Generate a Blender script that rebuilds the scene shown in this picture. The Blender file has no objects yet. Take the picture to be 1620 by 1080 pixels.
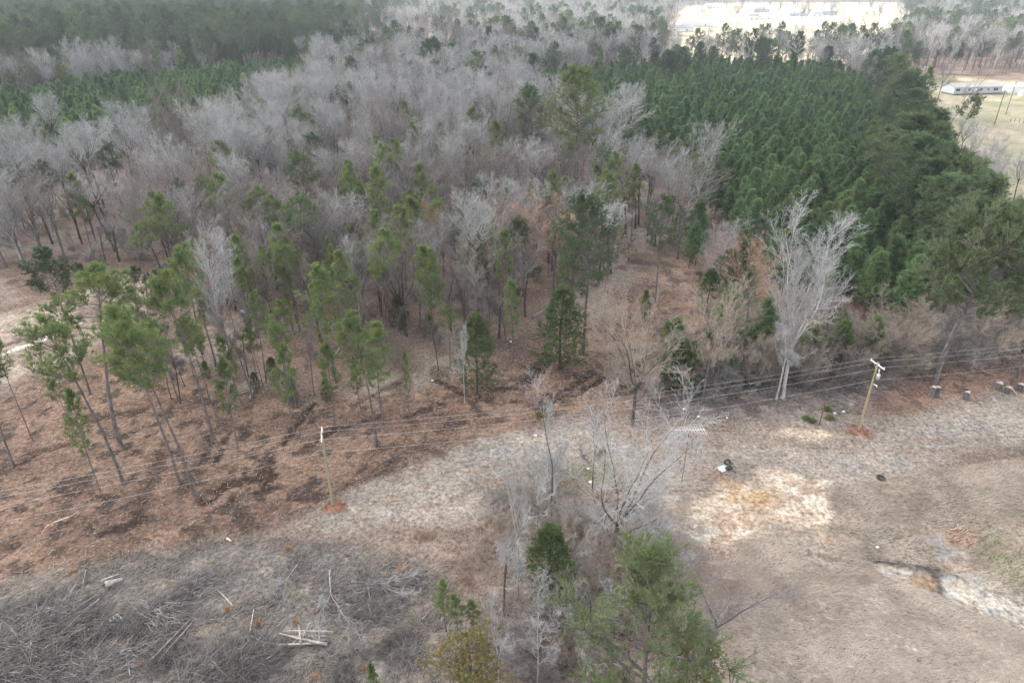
import bpy, math, random
import numpy as np
R = math.radians
sc = bpy.context.scene
COL = sc.collection

# ---------------------------------------------------------------- camera
H = 50.0                       # drone height in metres
PITCH = R(28.0)
FPX = 1080.0                   # focal length in photo pixels (24 mm on 36 mm)
cam_d = bpy.data.cameras.new('camera')
cam_d.lens = 24; cam_d.sensor_width = 36; cam_d.clip_start = 0.5; cam_d.clip_end = 20000
cam = bpy.data.objects.new('camera', cam_d); COL.objects.link(cam)
cam.location = (0, 0, H); cam.rotation_euler = (R(90) - PITCH, 0, 0)
sc.camera = cam

# ---------------------------------------------------------------- light
SUN_EL, SUN_AZ = R(38), R(-60)          # azimuth measured from +Y, negative = to the left
sdir = (math.sin(SUN_AZ)*math.cos(SUN_EL), math.cos(SUN_AZ)*math.cos(SUN_EL), math.sin(SUN_EL))
w = bpy.data.worlds.new('World'); sc.world = w; w.use_nodes = True
nt = w.node_tree; nt.nodes.clear()
sky = nt.nodes.new('ShaderNodeTexSky'); sky.sky_type = 'NISHITA'; sky.sun_disc = False
sky.sun_elevation = SUN_EL; sky.sun_rotation = SUN_AZ; sky.air_density = 1.0; sky.dust_density = 2.5
bg = nt.nodes.new('ShaderNodeBackground'); bg.inputs[1].default_value = 0.10
wo = nt.nodes.new('ShaderNodeOutputWorld')
# broken white cloud over the blue
stc = nt.nodes.new('ShaderNodeTexCoord'); sno = nt.nodes.new('ShaderNodeTexNoise'); sno.inputs['Scale'].default_value = 2.2; sno.inputs['Detail'].default_value = 5
srp = nt.nodes.new('ShaderNodeMapRange'); srp.inputs['From Min'].default_value = .36; srp.inputs['From Max'].default_value = .56; srp.inputs['To Max'].default_value = .9; srp.inputs['To Min'].default_value = .3
smx = nt.nodes.new('ShaderNodeMix'); smx.data_type = 'RGBA'; smx.inputs[7].default_value = (6.7, 6.85, 7.15, 1)
nt.links.new(stc.outputs['Generated'], sno.inputs['Vector']); nt.links.new(sno.outputs['Fac'], srp.inputs['Value']); nt.links.new(srp.outputs[0], smx.inputs[0])
nt.links.new(sky.outputs[0], smx.inputs[6]); nt.links.new(smx.outputs[2], bg.inputs[0]); nt.links.new(bg.outputs[0], wo.inputs[0])
sl = bpy.data.lights.new('sun', 'SUN'); sl.energy = 4.0; sl.angle = R(7); sl.color = (1.0, 0.93, 0.82)
so = bpy.data.objects.new('sun', sl); COL.objects.link(so)
so.rotation_euler = (R(90) - SUN_EL, 0, math.pi - SUN_AZ)
sc.view_settings.view_transform = 'Standard'; sc.view_settings.look = 'None'
sc.view_settings.gamma = 1; sc.view_settings.use_curve_mapping = False
sc.view_settings.exposure = 1.72
sc.cycles.max_bounces = 6; sc.cycles.diffuse_bounces = 4; sc.cycles.glossy_bounces = 1
sc.cycles.transparent_max_bounces = 8; sc.cycles.volume_bounces = 0
sc.cycles.caustics_reflective = False; sc.cycles.caustics_refractive = False
sc.cycles.use_denoising = True; sc.cycles.denoiser = 'OPENIMAGEDENOISE'; sc.cycles.denoising_prefilter = 'NONE'; sc.cycles.use_adaptive_sampling = False
HAZE = 0.00023

# ---------------------------------------------------------------- helpers
SP, CP = math.sin(PITCH), math.cos(PITCH)
def G(px, py, h=0.0):
    """photo pixel -> world point on the plane z = h"""
    a = (px - 810) / FPX; b = (540 - py) / FPX
    dz = -SP + b*CP; dy = CP + b*SP
    t = (H - h) / (-dz)
    return (a*t, dy*t, h)
def P(x, y, z=0.0):
    """world -> photo pixel (numpy ok)"""
    d = y*CP + (H - z)*SP
    u = y*SP - (H - z)*CP
    return 810 + FPX*x/d, 540 - FPX*u/d
def height_of(base, topy):
    D = G(*base)[1]; b = (540 - topy)/FPX
    return H - D*(SP - b*CP)/(CP + b*SP)
def lin(c):
    return tuple(((v/255)/12.92 if v <= 10 else ((v/255+0.055)/1.055)**2.4) for v in c)
def hsh(ix, iy, seed):
    n = (ix.astype(np.int64)*374761393 + iy.astype(np.int64)*668265263 + seed*974634777) & 0xffffffff
    n = ((n ^ (n >> 13))*1274126177) & 0xffffffff
    n = (n ^ (n >> 16)) & 0xffff
    return n/65535.0
def vnoise(x, y, seed=0):
    ix = np.floor(x); iy = np.floor(y); fx = x-ix; fy = y-iy
    fx = fx*fx*(3-2*fx); fy = fy*fy*(3-2*fy)
    a = hsh(ix, iy, seed); b = hsh(ix+1, iy, seed); c = hsh(ix, iy+1, seed); d = hsh(ix+1, iy+1, seed)
    return (a*(1-fx)+b*fx)*(1-fy) + (c*(1-fx)+d*fx)*fy
def fbm(x, y, s, seed=0, o=4):
    """0..1, wavelength s metres"""
    v = 0; a = .5; t = 0
    for k in range(o):
        v = v + a*vnoise(x/s*2**k+17.3*k, y/s*2**k-9.1*k, seed+k); t += a; a *= .55
    return v/t
def sst(e0, e1, x):
    t = np.clip((x-e0)/(e1-e0), 0, 1); return t*t*(3-2*t)
def polydist(x, y, poly):
    """signed distance, positive inside"""
    inside = np.zeros(x.shape, bool); d2 = np.full(x.shape, 1e18)
    n = len(poly)
    for i in range(n):
        x0, y0 = poly[i][:2]; x1, y1 = poly[(i+1) % n][:2]
        ex, ey = x1-x0, y1-y0
        t = np.clip(((x-x0)*ex+(y-y0)*ey)/(ex*ex+ey*ey+1e-9), 0, 1)
        d2 = np.minimum(d2, (x-x0-t*ex)**2+(y-y0-t*ey)**2)
        c = ((y0 > y) != (y1 > y)) & (x < (x1-x0)*(y-y0)/((y1-y0)+1e-12)+x0)
        inside ^= c
    d = np.sqrt(d2); return np.where(inside, d, -d)
def linedist(x, y, pts):
    d2 = np.full(x.shape, 1e18)
    for i in range(len(pts)-1):
        x0, y0 = pts[i][:2]; x1, y1 = pts[i+1][:2]; ex, ey = x1-x0, y1-y0
        t = np.clip(((x-x0)*ex+(y-y0)*ey)/(ex*ex+ey*ey+1e-9), 0, 1)
        d2 = np.minimum(d2, (x-x0-t*ex)**2+(y-y0-t*ey)**2)
    return np.sqrt(d2)
def inpoly(px, py, poly): return polydist(np.asarray(px, float), np.asarray(py, float), poly) > 0

# ---------------------------------------------------------------- materials
def mat(name, cols, scale=3.0, rough=0.9, rnd=0.0, bump=0.0, trans=0.0, spec=0.2, metal=0.0, wave=None, rcols=None):
    """procedural: noise ramp between cols (linear) and an optional per-object random shift"""
    m = bpy.data.materials.new(name); m.use_nodes = True
    t = m.node_tree; N = t.nodes; L = t.links; b = N['Principled BSDF']
    tc = N.new('ShaderNodeTexCoord'); no = N.new('ShaderNodeTexNoise')
    no.inputs['Scale'].default_value = scale; no.inputs['Detail'].default_value = 3
    src = tc.outputs['Object']
    if wave:
        mp = N.new('ShaderNodeMapping'); mp.inputs['Scale'].default_value = wave
        L.new(src, mp.inputs[0]); src = mp.outputs[0]
    L.new(src, no.inputs['Vector'])
    cr = N.new('ShaderNodeValToRGB'); e = cr.color_ramp
    k = len(cols)
    e.elements[0].position = .32; e.elements[0].color = (*cols[0], 1)
    e.elements[1].position = .68; e.elements[1].color = (*cols[-1], 1)
    for i in range(1, k-1):
        q = e.elements.new(.32+.36*i/(k-1)); q.color = (*cols[i], 1)
    L.new(no.outputs['Fac'], cr.inputs[0]); out = cr.outputs[0]
    if rcols or rnd:
        oi = N.new('ShaderNodeObjectInfo')
    if rcols:
        c2 = N.new('ShaderNodeValToRGB'); f = c2.color_ramp
        f.elements[0].color = (*rcols[0], 1); f.elements[1].color = (*rcols[-1], 1)
        for i in range(1, len(rcols)-1):
            q = f.elements.new(i/(len(rcols)-1)); q.color = (*rcols[i], 1)
        L.new(oi.outputs['Random'], c2.inputs[0])
        mx = N.new('ShaderNodeMix'); mx.data_type = 'RGBA'; mx.inputs[0].default_value = .65
        L.new(out, mx.inputs[6]); L.new(c2.outputs[0], mx.inputs[7]); out = mx.outputs[2]
    if rnd:
        mr = N.new('ShaderNodeMapRange'); mr.inputs['To Min'].default_value = 1-rnd; mr.inputs['To Max'].default_value = 1+rnd
        wn = N.new('ShaderNodeMath'); wn.operation = 'MULTIPLY'; wn.inputs[1].default_value = 7.31
        fr = N.new('ShaderNodeMath'); fr.operation = 'FRACT'
        L.new(oi.outputs['Random'], wn.inputs[0]); L.new(wn.outputs[0], fr.inputs[0]); L.new(fr.outputs[0], mr.inputs['Value'])
        vm = N.new('ShaderNodeVectorMath'); vm.operation = 'SCALE'
        L.new(out, vm.inputs[0]); L.new(mr.outputs[0], vm.inputs['Scale']); out = vm.outputs[0]
    L.new(out, b.inputs['Base Color'])
    b.inputs['Roughness'].default_value = rough; b.inputs['Metallic'].default_value = metal
    b.inputs['Specular IOR Level'].default_value = spec
    if bump:
        bp = N.new('ShaderNodeBump'); bp.inputs['Strength'].default_value = bump; bp.inputs['Distance'].default_value = .05
        L.new(no.outputs['Fac'], bp.inputs['Height']); L.new(bp.outputs[0], b.inputs['Normal'])
    if trans:
        tr = N.new('ShaderNodeBsdfTranslucent'); L.new(out, tr.inputs[0])
        ms = N.new('ShaderNodeMixShader'); ms.inputs[0].default_value = trans
        o = N['Material Output']
        L.new(b.outputs[0], ms.inputs[1]); L.new(tr.outputs[0], ms.inputs[2]); L.new(ms.outputs[0], o.inputs[0])
    return m
M = {}
M['bark_pine'] = mat('pine_bark', [(.08, .068, .064), (.14, .12, .115), (.20, .175, .165)], 2.5, bump=.5, wave=(2, 2, .5), rnd=.15)
M['bark_grey'] = mat('grey_bark', [(.07, .064, .062), (.15, .14, .135)], 2.0, bump=.4, wave=(2, 2, .6), rnd=.25)
M['bark_white'] = mat('white_bark', [(.26, .255, .25), (.48, .475, .465)], 1.2, bump=.2, rnd=.08)
M['bark_dark'] = mat('dark_bark', [(.04, .036, .033), (.10, .09, .085)], 1.5, bump=.5, rnd=.2)
M['twig_grey'] = mat('grey_twigs', [(.17, .15, .145), (.26, .23, .225)], .6, rnd=.3,
                     rcols=[(.19, .168, .165), (.25, .235, .24), (.17, .142, .125), (.23, .19, .17), (.34, .33, .335)])
M['twig_white'] = mat('white_twigs', [(.29, .29, .29), (.43, .43, .43)], .6, rnd=.1)
M['twig_red'] = mat('reddish_twigs', [(.36, .22, .16), (.44, .29, .22)], .6, rnd=.12)
M['twig_tan'] = mat('tan_twigs', [(.26, .215, .18), (.38, .33, .28)], .8, rnd=.2)
M['needle_young'] = mat('young_pine_needles', [(.12, .185, .085), (.175, .245, .11)], .9, rnd=.28, trans=.38,
                        rcols=[(.105, .175, .080), (.155, .22, .090), (.12, .195, .098), (.18, .24, .10)], rough=.7)
M['needle_tall'] = mat('tall_pine_needles', [(.080, .115, .060), (.125, .170, .085)], .5, rnd=.3, trans=.28,
                       rcols=[(.080, .120, .062), (.130, .175, .078), (.100, .145, .072), (.165, .20, .085)], rough=.7)
M['needle_light'] = mat('light_pine_needles', [(.14, .195, .075), (.22, .27, .105)], .7, rnd=.15, trans=.42, rough=.7)
M['cedar'] = mat('cedar_foliage', [(.075, .115, .045), (.11, .155, .06)], 1.2, rnd=.2, trans=.35)
M['leaf_yellow'] = mat('yellow_leaves', [(.14, .13, .055), (.22, .18, .07), (.13, .15, .06)], 1.5, rnd=.1, trans=.3)
M['pole_wood'] = mat('new_pole_wood', [(.30, .25, .14), (.40, .33, .20)], 3, wave=(3, 3, .4), bump=.2)
M['pole_green'] = mat('treated_pole_wood', [(.24, .24, .15), (.34, .33, .22)], 3, wave=(3, 3, .4), bump=.2)
M['wood_old'] = mat('weathered_wood', [(.13, .115, .105), (.28, .26, .25)], 4, wave=(1, 1, 1), bump=.4, rnd=.2)
M['wood_pale'] = mat('barkless_wood', [(.24, .22, .20), (.46, .43, .40)], 3, bump=.2, rnd=.1)
M['wood_cut'] = mat('fresh_cut_wood', [(.50, .40, .28), (.66, .55, .41)], 6, bump=.1)
M['white_paint'] = mat('white_paint', [(.70, .71, .70), (.80, .80, .79)], 2, rough=.6)
M['grey_metal'] = mat('galvanised_metal', [(.42, .45, .47), (.58, .60, .62)], 5, rough=.45, metal=.5)
M['alu'] = mat('dull_aluminium', [(.62, .63, .64), (.76, .77, .78)], 5, rough=.4, metal=.3)
M['wire'] = mat('bare_wire', [(.50, .50, .50), (.62, .62, .61)], 5, rough=.5, metal=.2)
M['rust'] = mat('rusty_steel', [(.10, .05, .03), (.20, .11, .07)], 6, rough=.9)
M['rubber'] = mat('old_rubber', [(.02, .02, .02), (.06, .058, .055)], 6, rough=.8)
M['plastic_blue'] = mat('blue_plastic', [(.06, .14, .30), (.12, .22, .42)], 4, rough=.5)
M['plastic_white'] = mat('white_plastic', [(.66, .66, .64), (.80, .80, .78)], 4, rough=.5)
M['siding'] = mat('grey_siding', [(.36, .39, .44), (.43, .46, .51)], 1.0, rough=.7, wave=(.3, .3, 8))
M['siding_white'] = mat('white_siding', [(.66, .66, .64), (.76, .76, .75)], 1.0, rough=.7, wave=(.3, .3, 8))
M['roof_pink'] = mat('weathered_roof', [(.25, .23, .22), (.34, .32, .31)], 1.5, rough=.8)
M['roof_white'] = mat('white_metal_roof', [(.66, .67, .68), (.76, .77, .78)], .7, rough=.5)
M['roof_grey'] = mat('grey_roof', [(.20, .20, .21), (.30, .30, .31)], .7, rough=.8)
M['skirt'] = mat('dark_skirting', [(.10, .12, .14), (.15, .17, .19)], 2)
M['glass'] = mat('window_glass', [(.03, .04, .05), (.06, .07, .08)], 2, rough=.15, spec=.5)
M['straw'] = mat('dry_straw', [(.30, .25, .215), (.50, .43, .375)], .25, rnd=0, trans=.2)
M['straw_orange'] = mat('orange_bunch_grass', [(.36, .21, .11), (.52, .34, .19)], 2, rnd=.15, trans=.2)
M['chips'] = mat('pale_wood_chips', [(.30, .24, .19), (.60, .53, .45)], .7, rnd=0)
M['litter'] = mat('dead_leaves', [(.15, .09, .065), (.33, .23, .18), (.24, .14, .09)], 1.6, rnd=0)
M['moss'] = mat('green_weeds', [(.09, .13, .04), (.17, .21, .07)], 2, rnd=.1, trans=.2)
M['stone'] = mat('pale_stone', [(.55, .53, .50), (.72, .70, .67)], 4, bump=.3)

# ---------------------------------------------------------------- mesh building
def new_obj(name, verts, faces, m, parent=None, smooth=False, sizes=None):
    me = bpy.data.meshes.new(name)
    verts = np.asarray(verts, np.float32)
    if sizes is None:
        faces = np.asarray(faces, np.int32); k = faces.shape[1]
        me.vertices.add(len(verts)); me.vertices.foreach_set('co', verts.ravel())
        me.loops.add(faces.size); me.loops.foreach_set('vertex_index', faces.ravel())
        me.polygons.add(len(faces)); me.polygons.foreach_set('loop_start', np.arange(0, faces.size, k, dtype=np.int32))
    else:
        me.from_pydata([tuple(v) for v in verts], [], faces)
    if smooth: me.polygons.foreach_set('use_smooth', np.ones(len(me.polygons), bool))
    me.update(calc_edges=True)
    if m: me.materials.append(m)
    o = bpy.data.objects.new(name, me); COL.objects.link(o)
    if parent: o.parent = parent
    return o
def tag(o, label=None, cat=None, group=None, kind=None):
    if label: o['label'] = label
    if cat: o['category'] = cat
    if group: o['group'] = group
    if kind: o['kind'] = kind
    return o
def empty(name, loc, label=None, cat=None, group=None, rz=0):
    o = bpy.data.objects.new(name, None); COL.objects.link(o); o.location = loc; o.rotation_euler = (0, 0, rz)
    o.empty_display_size = .5
    return tag(o, label, cat, group)
def tubes(P0, P1, R0, R1, n, merge=None):
    """n-sided frustums, vectorised -> verts, quads"""
    P0 = np.asarray(P0, float); P1 = np.asarray(P1, float); R0 = np.asarray(R0, float); R1 = np.asarray(R1, float)
    d = P1-P0; L = np.linalg.norm(d, axis=1, keepdims=True)+1e-9; d = d/L
    ref = np.where(np.abs(d[:, 2:3]) > .9, np.array([[1., 0, 0]]), np.array([[0, 0, 1.]]))
    u = np.cross(d, ref); u /= np.linalg.norm(u, axis=1, keepdims=True)+1e-9; v = np.cross(d, u)
    a = np.arange(n)*2*math.pi/n
    ring = u[:, None, :]*np.cos(a)[None, :, None] + v[:, None, :]*np.sin(a)[None, :, None]
    A = P0[:, None, :]+ring*R0[:, None, None]; B = P1[:, None, :]+ring*R1[:, None, None]
    V = np.concatenate([A, B], axis=1).reshape(-1, 3)
    k = np.arange(len(P0))[:, None]*2*n; i = np.arange(n)[None, :]; j = (i+1) % n
    F = np.stack([k+i, k+j, k+n+j, k+n+i], axis=2).reshape(-1, 4)
    return V, F
class MB:
    def __init__(s): s.v = []; s.f = []; s.n = 0
    def add(s, V, F):
        s.v.extend([tuple(map(float, p)) for p in V]); s.f.extend([tuple(int(i)+s.n for i in q) for q in F]); s.n = len(s.v); return s
    def box(s, c, sz, rz=0, tilt=None):
        x, y, z = [q/2 for q in sz]; vs = []
        for dx, dy, dz in ((-x, -y, -z), (x, -y, -z), (x, y, -z), (-x, y, -z), (-x, -y, z), (x, -y, z), (x, y, z), (-x, y, z)):
            if tilt: dy, dz = dy*math.cos(tilt)-dz*math.sin(tilt), dy*math.sin(tilt)+dz*math.cos(tilt)
            vs.append((c[0]+dx*math.cos(rz)-dy*math.sin(rz), c[1]+dx*math.sin(rz)+dy*math.cos(rz), c[2]+dz))
        return s.add(vs, [(0, 3, 2, 1), (4, 5, 6, 7), (0, 1, 5, 4), (1, 2, 6, 5), (2, 3, 7, 6), (3, 0, 4, 7)])
    def tube(s, pts, rad, n=8, caps=True):
        pts = [np.array(p, float) for p in pts]; m = len(pts)
        if not hasattr(rad, '__len__'): rad = [rad]*m
        vs = []; fs = []; u = None
        for i in range(m):
            d = pts[min(i+1, m-1)]-pts[max(i-1, 0)]; d /= np.linalg.norm(d)+1e-9
            if u is None:
                r = np.array([1., 0, 0]) if abs(d[2]) > .9 else np.array([0, 0, 1.]); u = np.cross(d, r)
            u = u-d*np.dot(u, d); u /= np.linalg.norm(u)+1e-9; v = np.cross(d, u)
            for k in range(n):
                a = 2*math.pi*k/n; vs.append(pts[i]+(u*math.cos(a)+v*math.sin(a))*rad[i])
        for i in range(m-1):
            for k in range(n):
                a = i*n+k; b = i*n+(k+1) % n; fs.append((a, b, b+n, a+n))
        if caps: fs.append(tuple(range(n-1, -1, -1))); fs.append(tuple((m-1)*n+k for k in range(n)))
        return s.add(vs, fs)
    def build(s, name, m, parent=None, smooth=False):
        return new_obj(name, s.v, s.f, m, parent, smooth, sizes=1)

# ---------------------------------------------------------------- ground
def wp(pts): return [G(*p)[:2] for p in pts]
Z_DIRT = wp([(-250, 680), (0, 622), (110, 585), (240, 560), (330, 600), (470, 640), (640, 620), (740, 590), (860, 560), (960, 500), (1010, 430), (1080, 460), (1060, 540), (980, 600),
             (880, 660), (760, 690), (640, 742), (540, 802), (400, 842), (200, 882), (0, 925), (-250, 990)])
Z_TRACK = wp([(480, 815), (545, 790), (640, 745), (780, 700), (900, 668), (1000, 672), (1200, 668), (1330, 668), (1440, 655), (1620, 625), (1900, 590), (1900, 740), (1620, 715), (1460, 742),
              (1310, 755), (1180, 742), (1060, 765), (930, 745), (820, 790), (700, 830), (560, 850), (420, 850)])
Z_PALE = wp([(520, 805), (640, 752), (780, 715), (900, 690), (860, 720), (740, 770), (600, 820), (500, 835)])
Z_SLASH = wp([(-400, 1000), (0, 925), (200, 885), (400, 845), (560, 862), (690, 900), (740, 960), (720, 1100), (700, 1400), (-700, 1400)])
Z_STRAW = wp([(1100, 930), (1180, 905), (1270, 912), (1390, 905), (1470, 940), (1560, 975), (1640, 1010), (1900, 1100), (1900, 1500), (1020, 1500), (1090, 1080)])
Z_SAND = wp([(1015, 790), (1085, 795), (1120, 770), (1190, 752), (1250, 752), (1290, 775), (1325, 815), (1300, 850), (1240, 835), (1190, 845), (1140, 862), (1085, 840), (1040, 815)])
SAND_L = wp([(1088, 798), (1130, 782), (1180, 770), (1188, 800), (1168, 832), (1135, 864), (1098, 852), (1082, 825)])
SAND_R = wp([(1190, 748), (1248, 750), (1292, 768), (1328, 828), (1290, 838), (1240, 812), (1225, 775)])
SAND_W = wp([(1028, 784), (1066, 784), (1084, 806), (1056, 812)])
Z_ORANGE = wp([(1150, 770), (1225, 765), (1245, 790), (1210, 810), (1160, 800)])
Z_ORANGE2 = wp([(1060, 850), (1130, 850), (1180, 880), (1130, 905), (1075, 905)])
Z_BANK = wp([(-300, 640), (-200, 520), (0, 500), (120, 462), (180, 430), (235, 432), (240, 480), (190, 520), (100, 575), (0, 612)])
Z_MOTT = wp([(1300, 765), (1480, 745), (1640, 720), (2000, 700), (2000, 1000), (1620, 960), (1480, 900), (1380, 880), (1320, 850)])
Z_POOL = wp([(1380, 888), (1420, 892), (1450, 905), (1485, 900), (1560, 930), (1640, 968), (1800, 1040), (1800, 1080), (1620, 990), (1540, 962), (1470, 930), (1400, 908)])
Z_BROWNPOOL = wp([(1430, 905), (1482, 905), (1488, 932), (1450, 928)])
Z_GULLY = wp([(1440, 820), (1475, 815), (1520, 870), (1590, 930), (1640, 960), (1560, 935), (1500, 900), (1460, 865)])
Z_GREEN = wp([(1540, 840), (1600, 850), (1700, 900), (1700, 980), (1620, 940), (1570, 900)])
Z_REDPIT = wp([(1500, 832), (1545, 835), (1545, 862), (1510, 860)])
Z_MOSS = wp([(865, 735), (960, 725), (985, 760), (930, 785), (870, 775)])
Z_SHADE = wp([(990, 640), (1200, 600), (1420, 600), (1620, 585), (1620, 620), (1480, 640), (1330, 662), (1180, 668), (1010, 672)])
Z_REDR = wp([(1380, 640), (1460, 590), (1640, 570), (1900, 540), (1900, 600), (1620, 630), (1460, 660), (1390, 675)])
Z_LITTER = wp([(1000, 430), (1100, 400), (1200, 330), (1240, 400), (1180, 480), (1060, 540), (990, 520)])
Z_YARD = wp([(1380, 140), (1480, 120), (1620, 130), (1900, 150), (2200, 420), (1620, 340), (1500, 300), (1440, 220)])
Z_FIELD = wp([(1040, 105), (1060, 45), (1085, 10), (1180, 4), (1420, 4), (1440, 55), (1420, 70), (1400, 100)])
Z_FIELD2 = wp([(1590, 60), (1590, 40), (1900, 30), (1900, 60)])
Z_FIELD3 = wp([(-400, 14), (160, 10), (150, 2), (-400, 1)])
Z_CLEAR = wp([(540, 105), (700, 88), (790, 62), (740, 48), (560, 62)])
def gheight(x, y):
    near = np.exp(-np.maximum(y-160, 0)/60)
    z = .45*(fbm(x, y, 38, 5, 3)-.5)
    z = z+near*(.16*(fbm(x, y, 3.5, 11, 3)-.5)+.07*(fbm(x, y, 1.1, 12, 2)-.5))
    return z
def gz(x, y): return float(gheight(np.array([float(x)]), np.array([float(y)]))[0])
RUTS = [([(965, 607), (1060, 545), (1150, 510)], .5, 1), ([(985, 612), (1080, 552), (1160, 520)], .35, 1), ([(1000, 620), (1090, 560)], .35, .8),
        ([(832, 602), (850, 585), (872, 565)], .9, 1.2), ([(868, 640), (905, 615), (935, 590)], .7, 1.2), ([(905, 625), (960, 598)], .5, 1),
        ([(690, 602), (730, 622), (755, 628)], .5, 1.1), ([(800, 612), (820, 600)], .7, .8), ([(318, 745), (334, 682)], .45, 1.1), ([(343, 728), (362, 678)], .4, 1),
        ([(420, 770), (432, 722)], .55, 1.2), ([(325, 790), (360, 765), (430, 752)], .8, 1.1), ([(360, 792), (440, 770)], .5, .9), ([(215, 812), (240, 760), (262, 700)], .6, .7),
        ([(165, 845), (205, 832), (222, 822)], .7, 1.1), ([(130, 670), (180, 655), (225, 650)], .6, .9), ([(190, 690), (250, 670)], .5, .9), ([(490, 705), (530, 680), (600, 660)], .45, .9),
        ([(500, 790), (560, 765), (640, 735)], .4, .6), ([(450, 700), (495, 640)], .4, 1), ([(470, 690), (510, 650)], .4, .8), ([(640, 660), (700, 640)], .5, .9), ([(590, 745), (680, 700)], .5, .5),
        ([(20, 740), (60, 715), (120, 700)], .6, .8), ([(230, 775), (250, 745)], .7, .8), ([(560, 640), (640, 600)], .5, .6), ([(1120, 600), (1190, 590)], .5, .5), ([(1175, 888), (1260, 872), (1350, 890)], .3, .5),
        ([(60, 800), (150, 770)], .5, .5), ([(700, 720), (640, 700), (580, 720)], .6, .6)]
TRACKS = [([(560, 812), (700, 762), (830, 722), (1000, 700), (1200, 690), (1400, 700), (1640, 690)], .35), ([(600, 830), (740, 780), (850, 735), (1010, 712), (1200, 703), (1400, 715), (1640, 705)], .35),
          ([(1000, 690), (1250, 676), (1400, 682), (1500, 700)], .3)]
def ground_color(x, y):
    n1 = fbm(x, y, 9, 21, 4); n2 = fbm(x, y, 2.6, 31, 4); n3 = fbm(x, y, 1.0, 41, 2); n4 = fbm(x, y, 30, 51, 3)
    def c(t): return np.array(lin(t))[None, :]
    base = c((126, 100, 90))*(.78+.5*n2)[:, None]
    k = sst(.5, .66, n1)[:, None]; base = base*(1-k)+k*c((142, 124, 116))*(.8+.4*n3)[:, None]
    k = sst(.58, .7, fbm(x, y, 5, 61, 3))[:, None]*.7; base = base*(1-k)+k*c((92, 74, 68))
    col = base
    def mixz(poly, color, f=2.0, amp=5.0, s=6, seed=0, op=1.0, vary=.45):
        nonlocal col
        xs = [p[0] for p in poly]; ys = [p[1] for p in poly]; pad = 12
        sel = (x > min(xs)-pad) & (x < max(xs)+pad) & (y > min(ys)-pad) & (y < max(ys)+pad)
        if not sel.any(): return
        xx, yy = x[sel], y[sel]
        d = polydist(xx, yy, poly)+(fbm(xx, yy, s, seed+100, 4)-.5)*amp
        wgt = (sst(-f, f, d)*op)[:, None]
        cc = color(xx, yy) if callable(color) else c(color)*(1-vary/2+vary*n2[sel])[:, None]
        cc2 = col.copy() if False else col
        col[sel] = cc2[sel]*(1-wgt)+wgt*cc
    def three(a, b, d, s1, s2, seed):
        def f(xx, yy):
            m1 = fbm(xx, yy, s1, seed, 4); m2 = fbm(xx, yy, s2, seed+7, 3)
            k1 = sst(.42, .62, m1)[:, None]; k2 = sst(.55, .68, m2)[:, None]
            o = c(a)*(1-k1)+c(b)*k1; o = o*(1-k2)+c(d)*k2
            return o*(.82+.36*vnoise(xx/.6, yy/.6, seed+3))[:, None]
        return f
    mixz(Z_LITTER, three((136, 106, 94), (154, 122, 108), (108, 86, 78), 5, 2, 200), 3, 6)
    mixz(Z_YARD, three((168, 155, 126), (146, 142, 106), (184, 162, 146), 22, 9, 210), 4, 10, 20)
    mixz(Z_FIELD, three((190, 174, 146), (204, 190, 164), (160, 146, 112), 50, 18, 220), 8, 20, 40)
    mixz(Z_FIELD2, (220, 205, 185), 8, 20, 40); mixz(Z_FIELD3, (220, 215, 205), 8, 20, 40)
    mixz(Z_CLEAR, three((205, 170, 140), (190, 150, 120), (215, 195, 170), 20, 9, 230), 6, 20, 20)
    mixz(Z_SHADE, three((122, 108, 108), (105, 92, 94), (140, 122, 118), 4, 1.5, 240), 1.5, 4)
    mixz(Z_DIRT, three((120, 90, 78), (140, 108, 92), (86, 67, 61), 4, 1.6, 250), 2, 6)
    mixz(wp([(1000, 770), (1300, 760), (1900, 740), (1900, 1500), (1000, 1500), (1040, 1000)]), three((152, 136, 128), (134, 118, 108), (160, 142, 130), 4, 1.5, 262), 3, 8, 6)
    mixz(Z_MOTT, three((146, 131, 120), (124, 112, 100), (160, 138, 122), 4, 2, 260), 2, 6)
    mixz(Z_REDR, three((132, 98, 86), (150, 112, 96), (112, 86, 80), 5, 2, 270), 2, 6)
    mixz(wp([(560, 850), (820, 790), (900, 850), (1000, 900), (1100, 930), (1080, 1200), (700, 1200), (730, 950)]), three((138, 115, 107), (120, 100, 92), (112, 84, 72), 4, 2, 280), 2, 6)
    mixz(Z_TRACK, three((158, 143, 137), (148, 130, 122), (150, 140, 138), 7, 3, 290), 2, 5)
    mixz(Z_PALE, three((154, 145, 143), (162, 152, 147), (146, 134, 128), 3, 1.5, 300), 2.5, 7, 4, op=.6)
    mixz(Z_SLASH, three((126, 116, 115), (98, 88, 86), (138, 124, 114), 4, 1.6, 310), 1.5, 5)
    mixz(Z_STRAW, three((164, 149, 141), (146, 131, 122), (176, 161, 153), 4, 1.4, 320), 5, 16, 9)
    mixz(Z_BANK, three((176, 156, 142), (150, 128, 114), (128, 108, 98), 6, 3, 330), 2, 4)
    mixz(Z_MOSS, three((126, 124, 88), (134, 120, 104), (110, 112, 72), 3, 1.2, 340), 1.5, 4, op=.75)
    mixz(Z_ORANGE2, three((168, 118, 92), (150, 114, 98), (160, 122, 102), 3, 1.2, 350), 2.5, 9, op=.7)
    mixz(Z_SAND, three((168, 146, 132), (184, 160, 142), (172, 132, 106), 2.6, 1.1, 365), 1.5, 10, 5, 66, .85)
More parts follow.
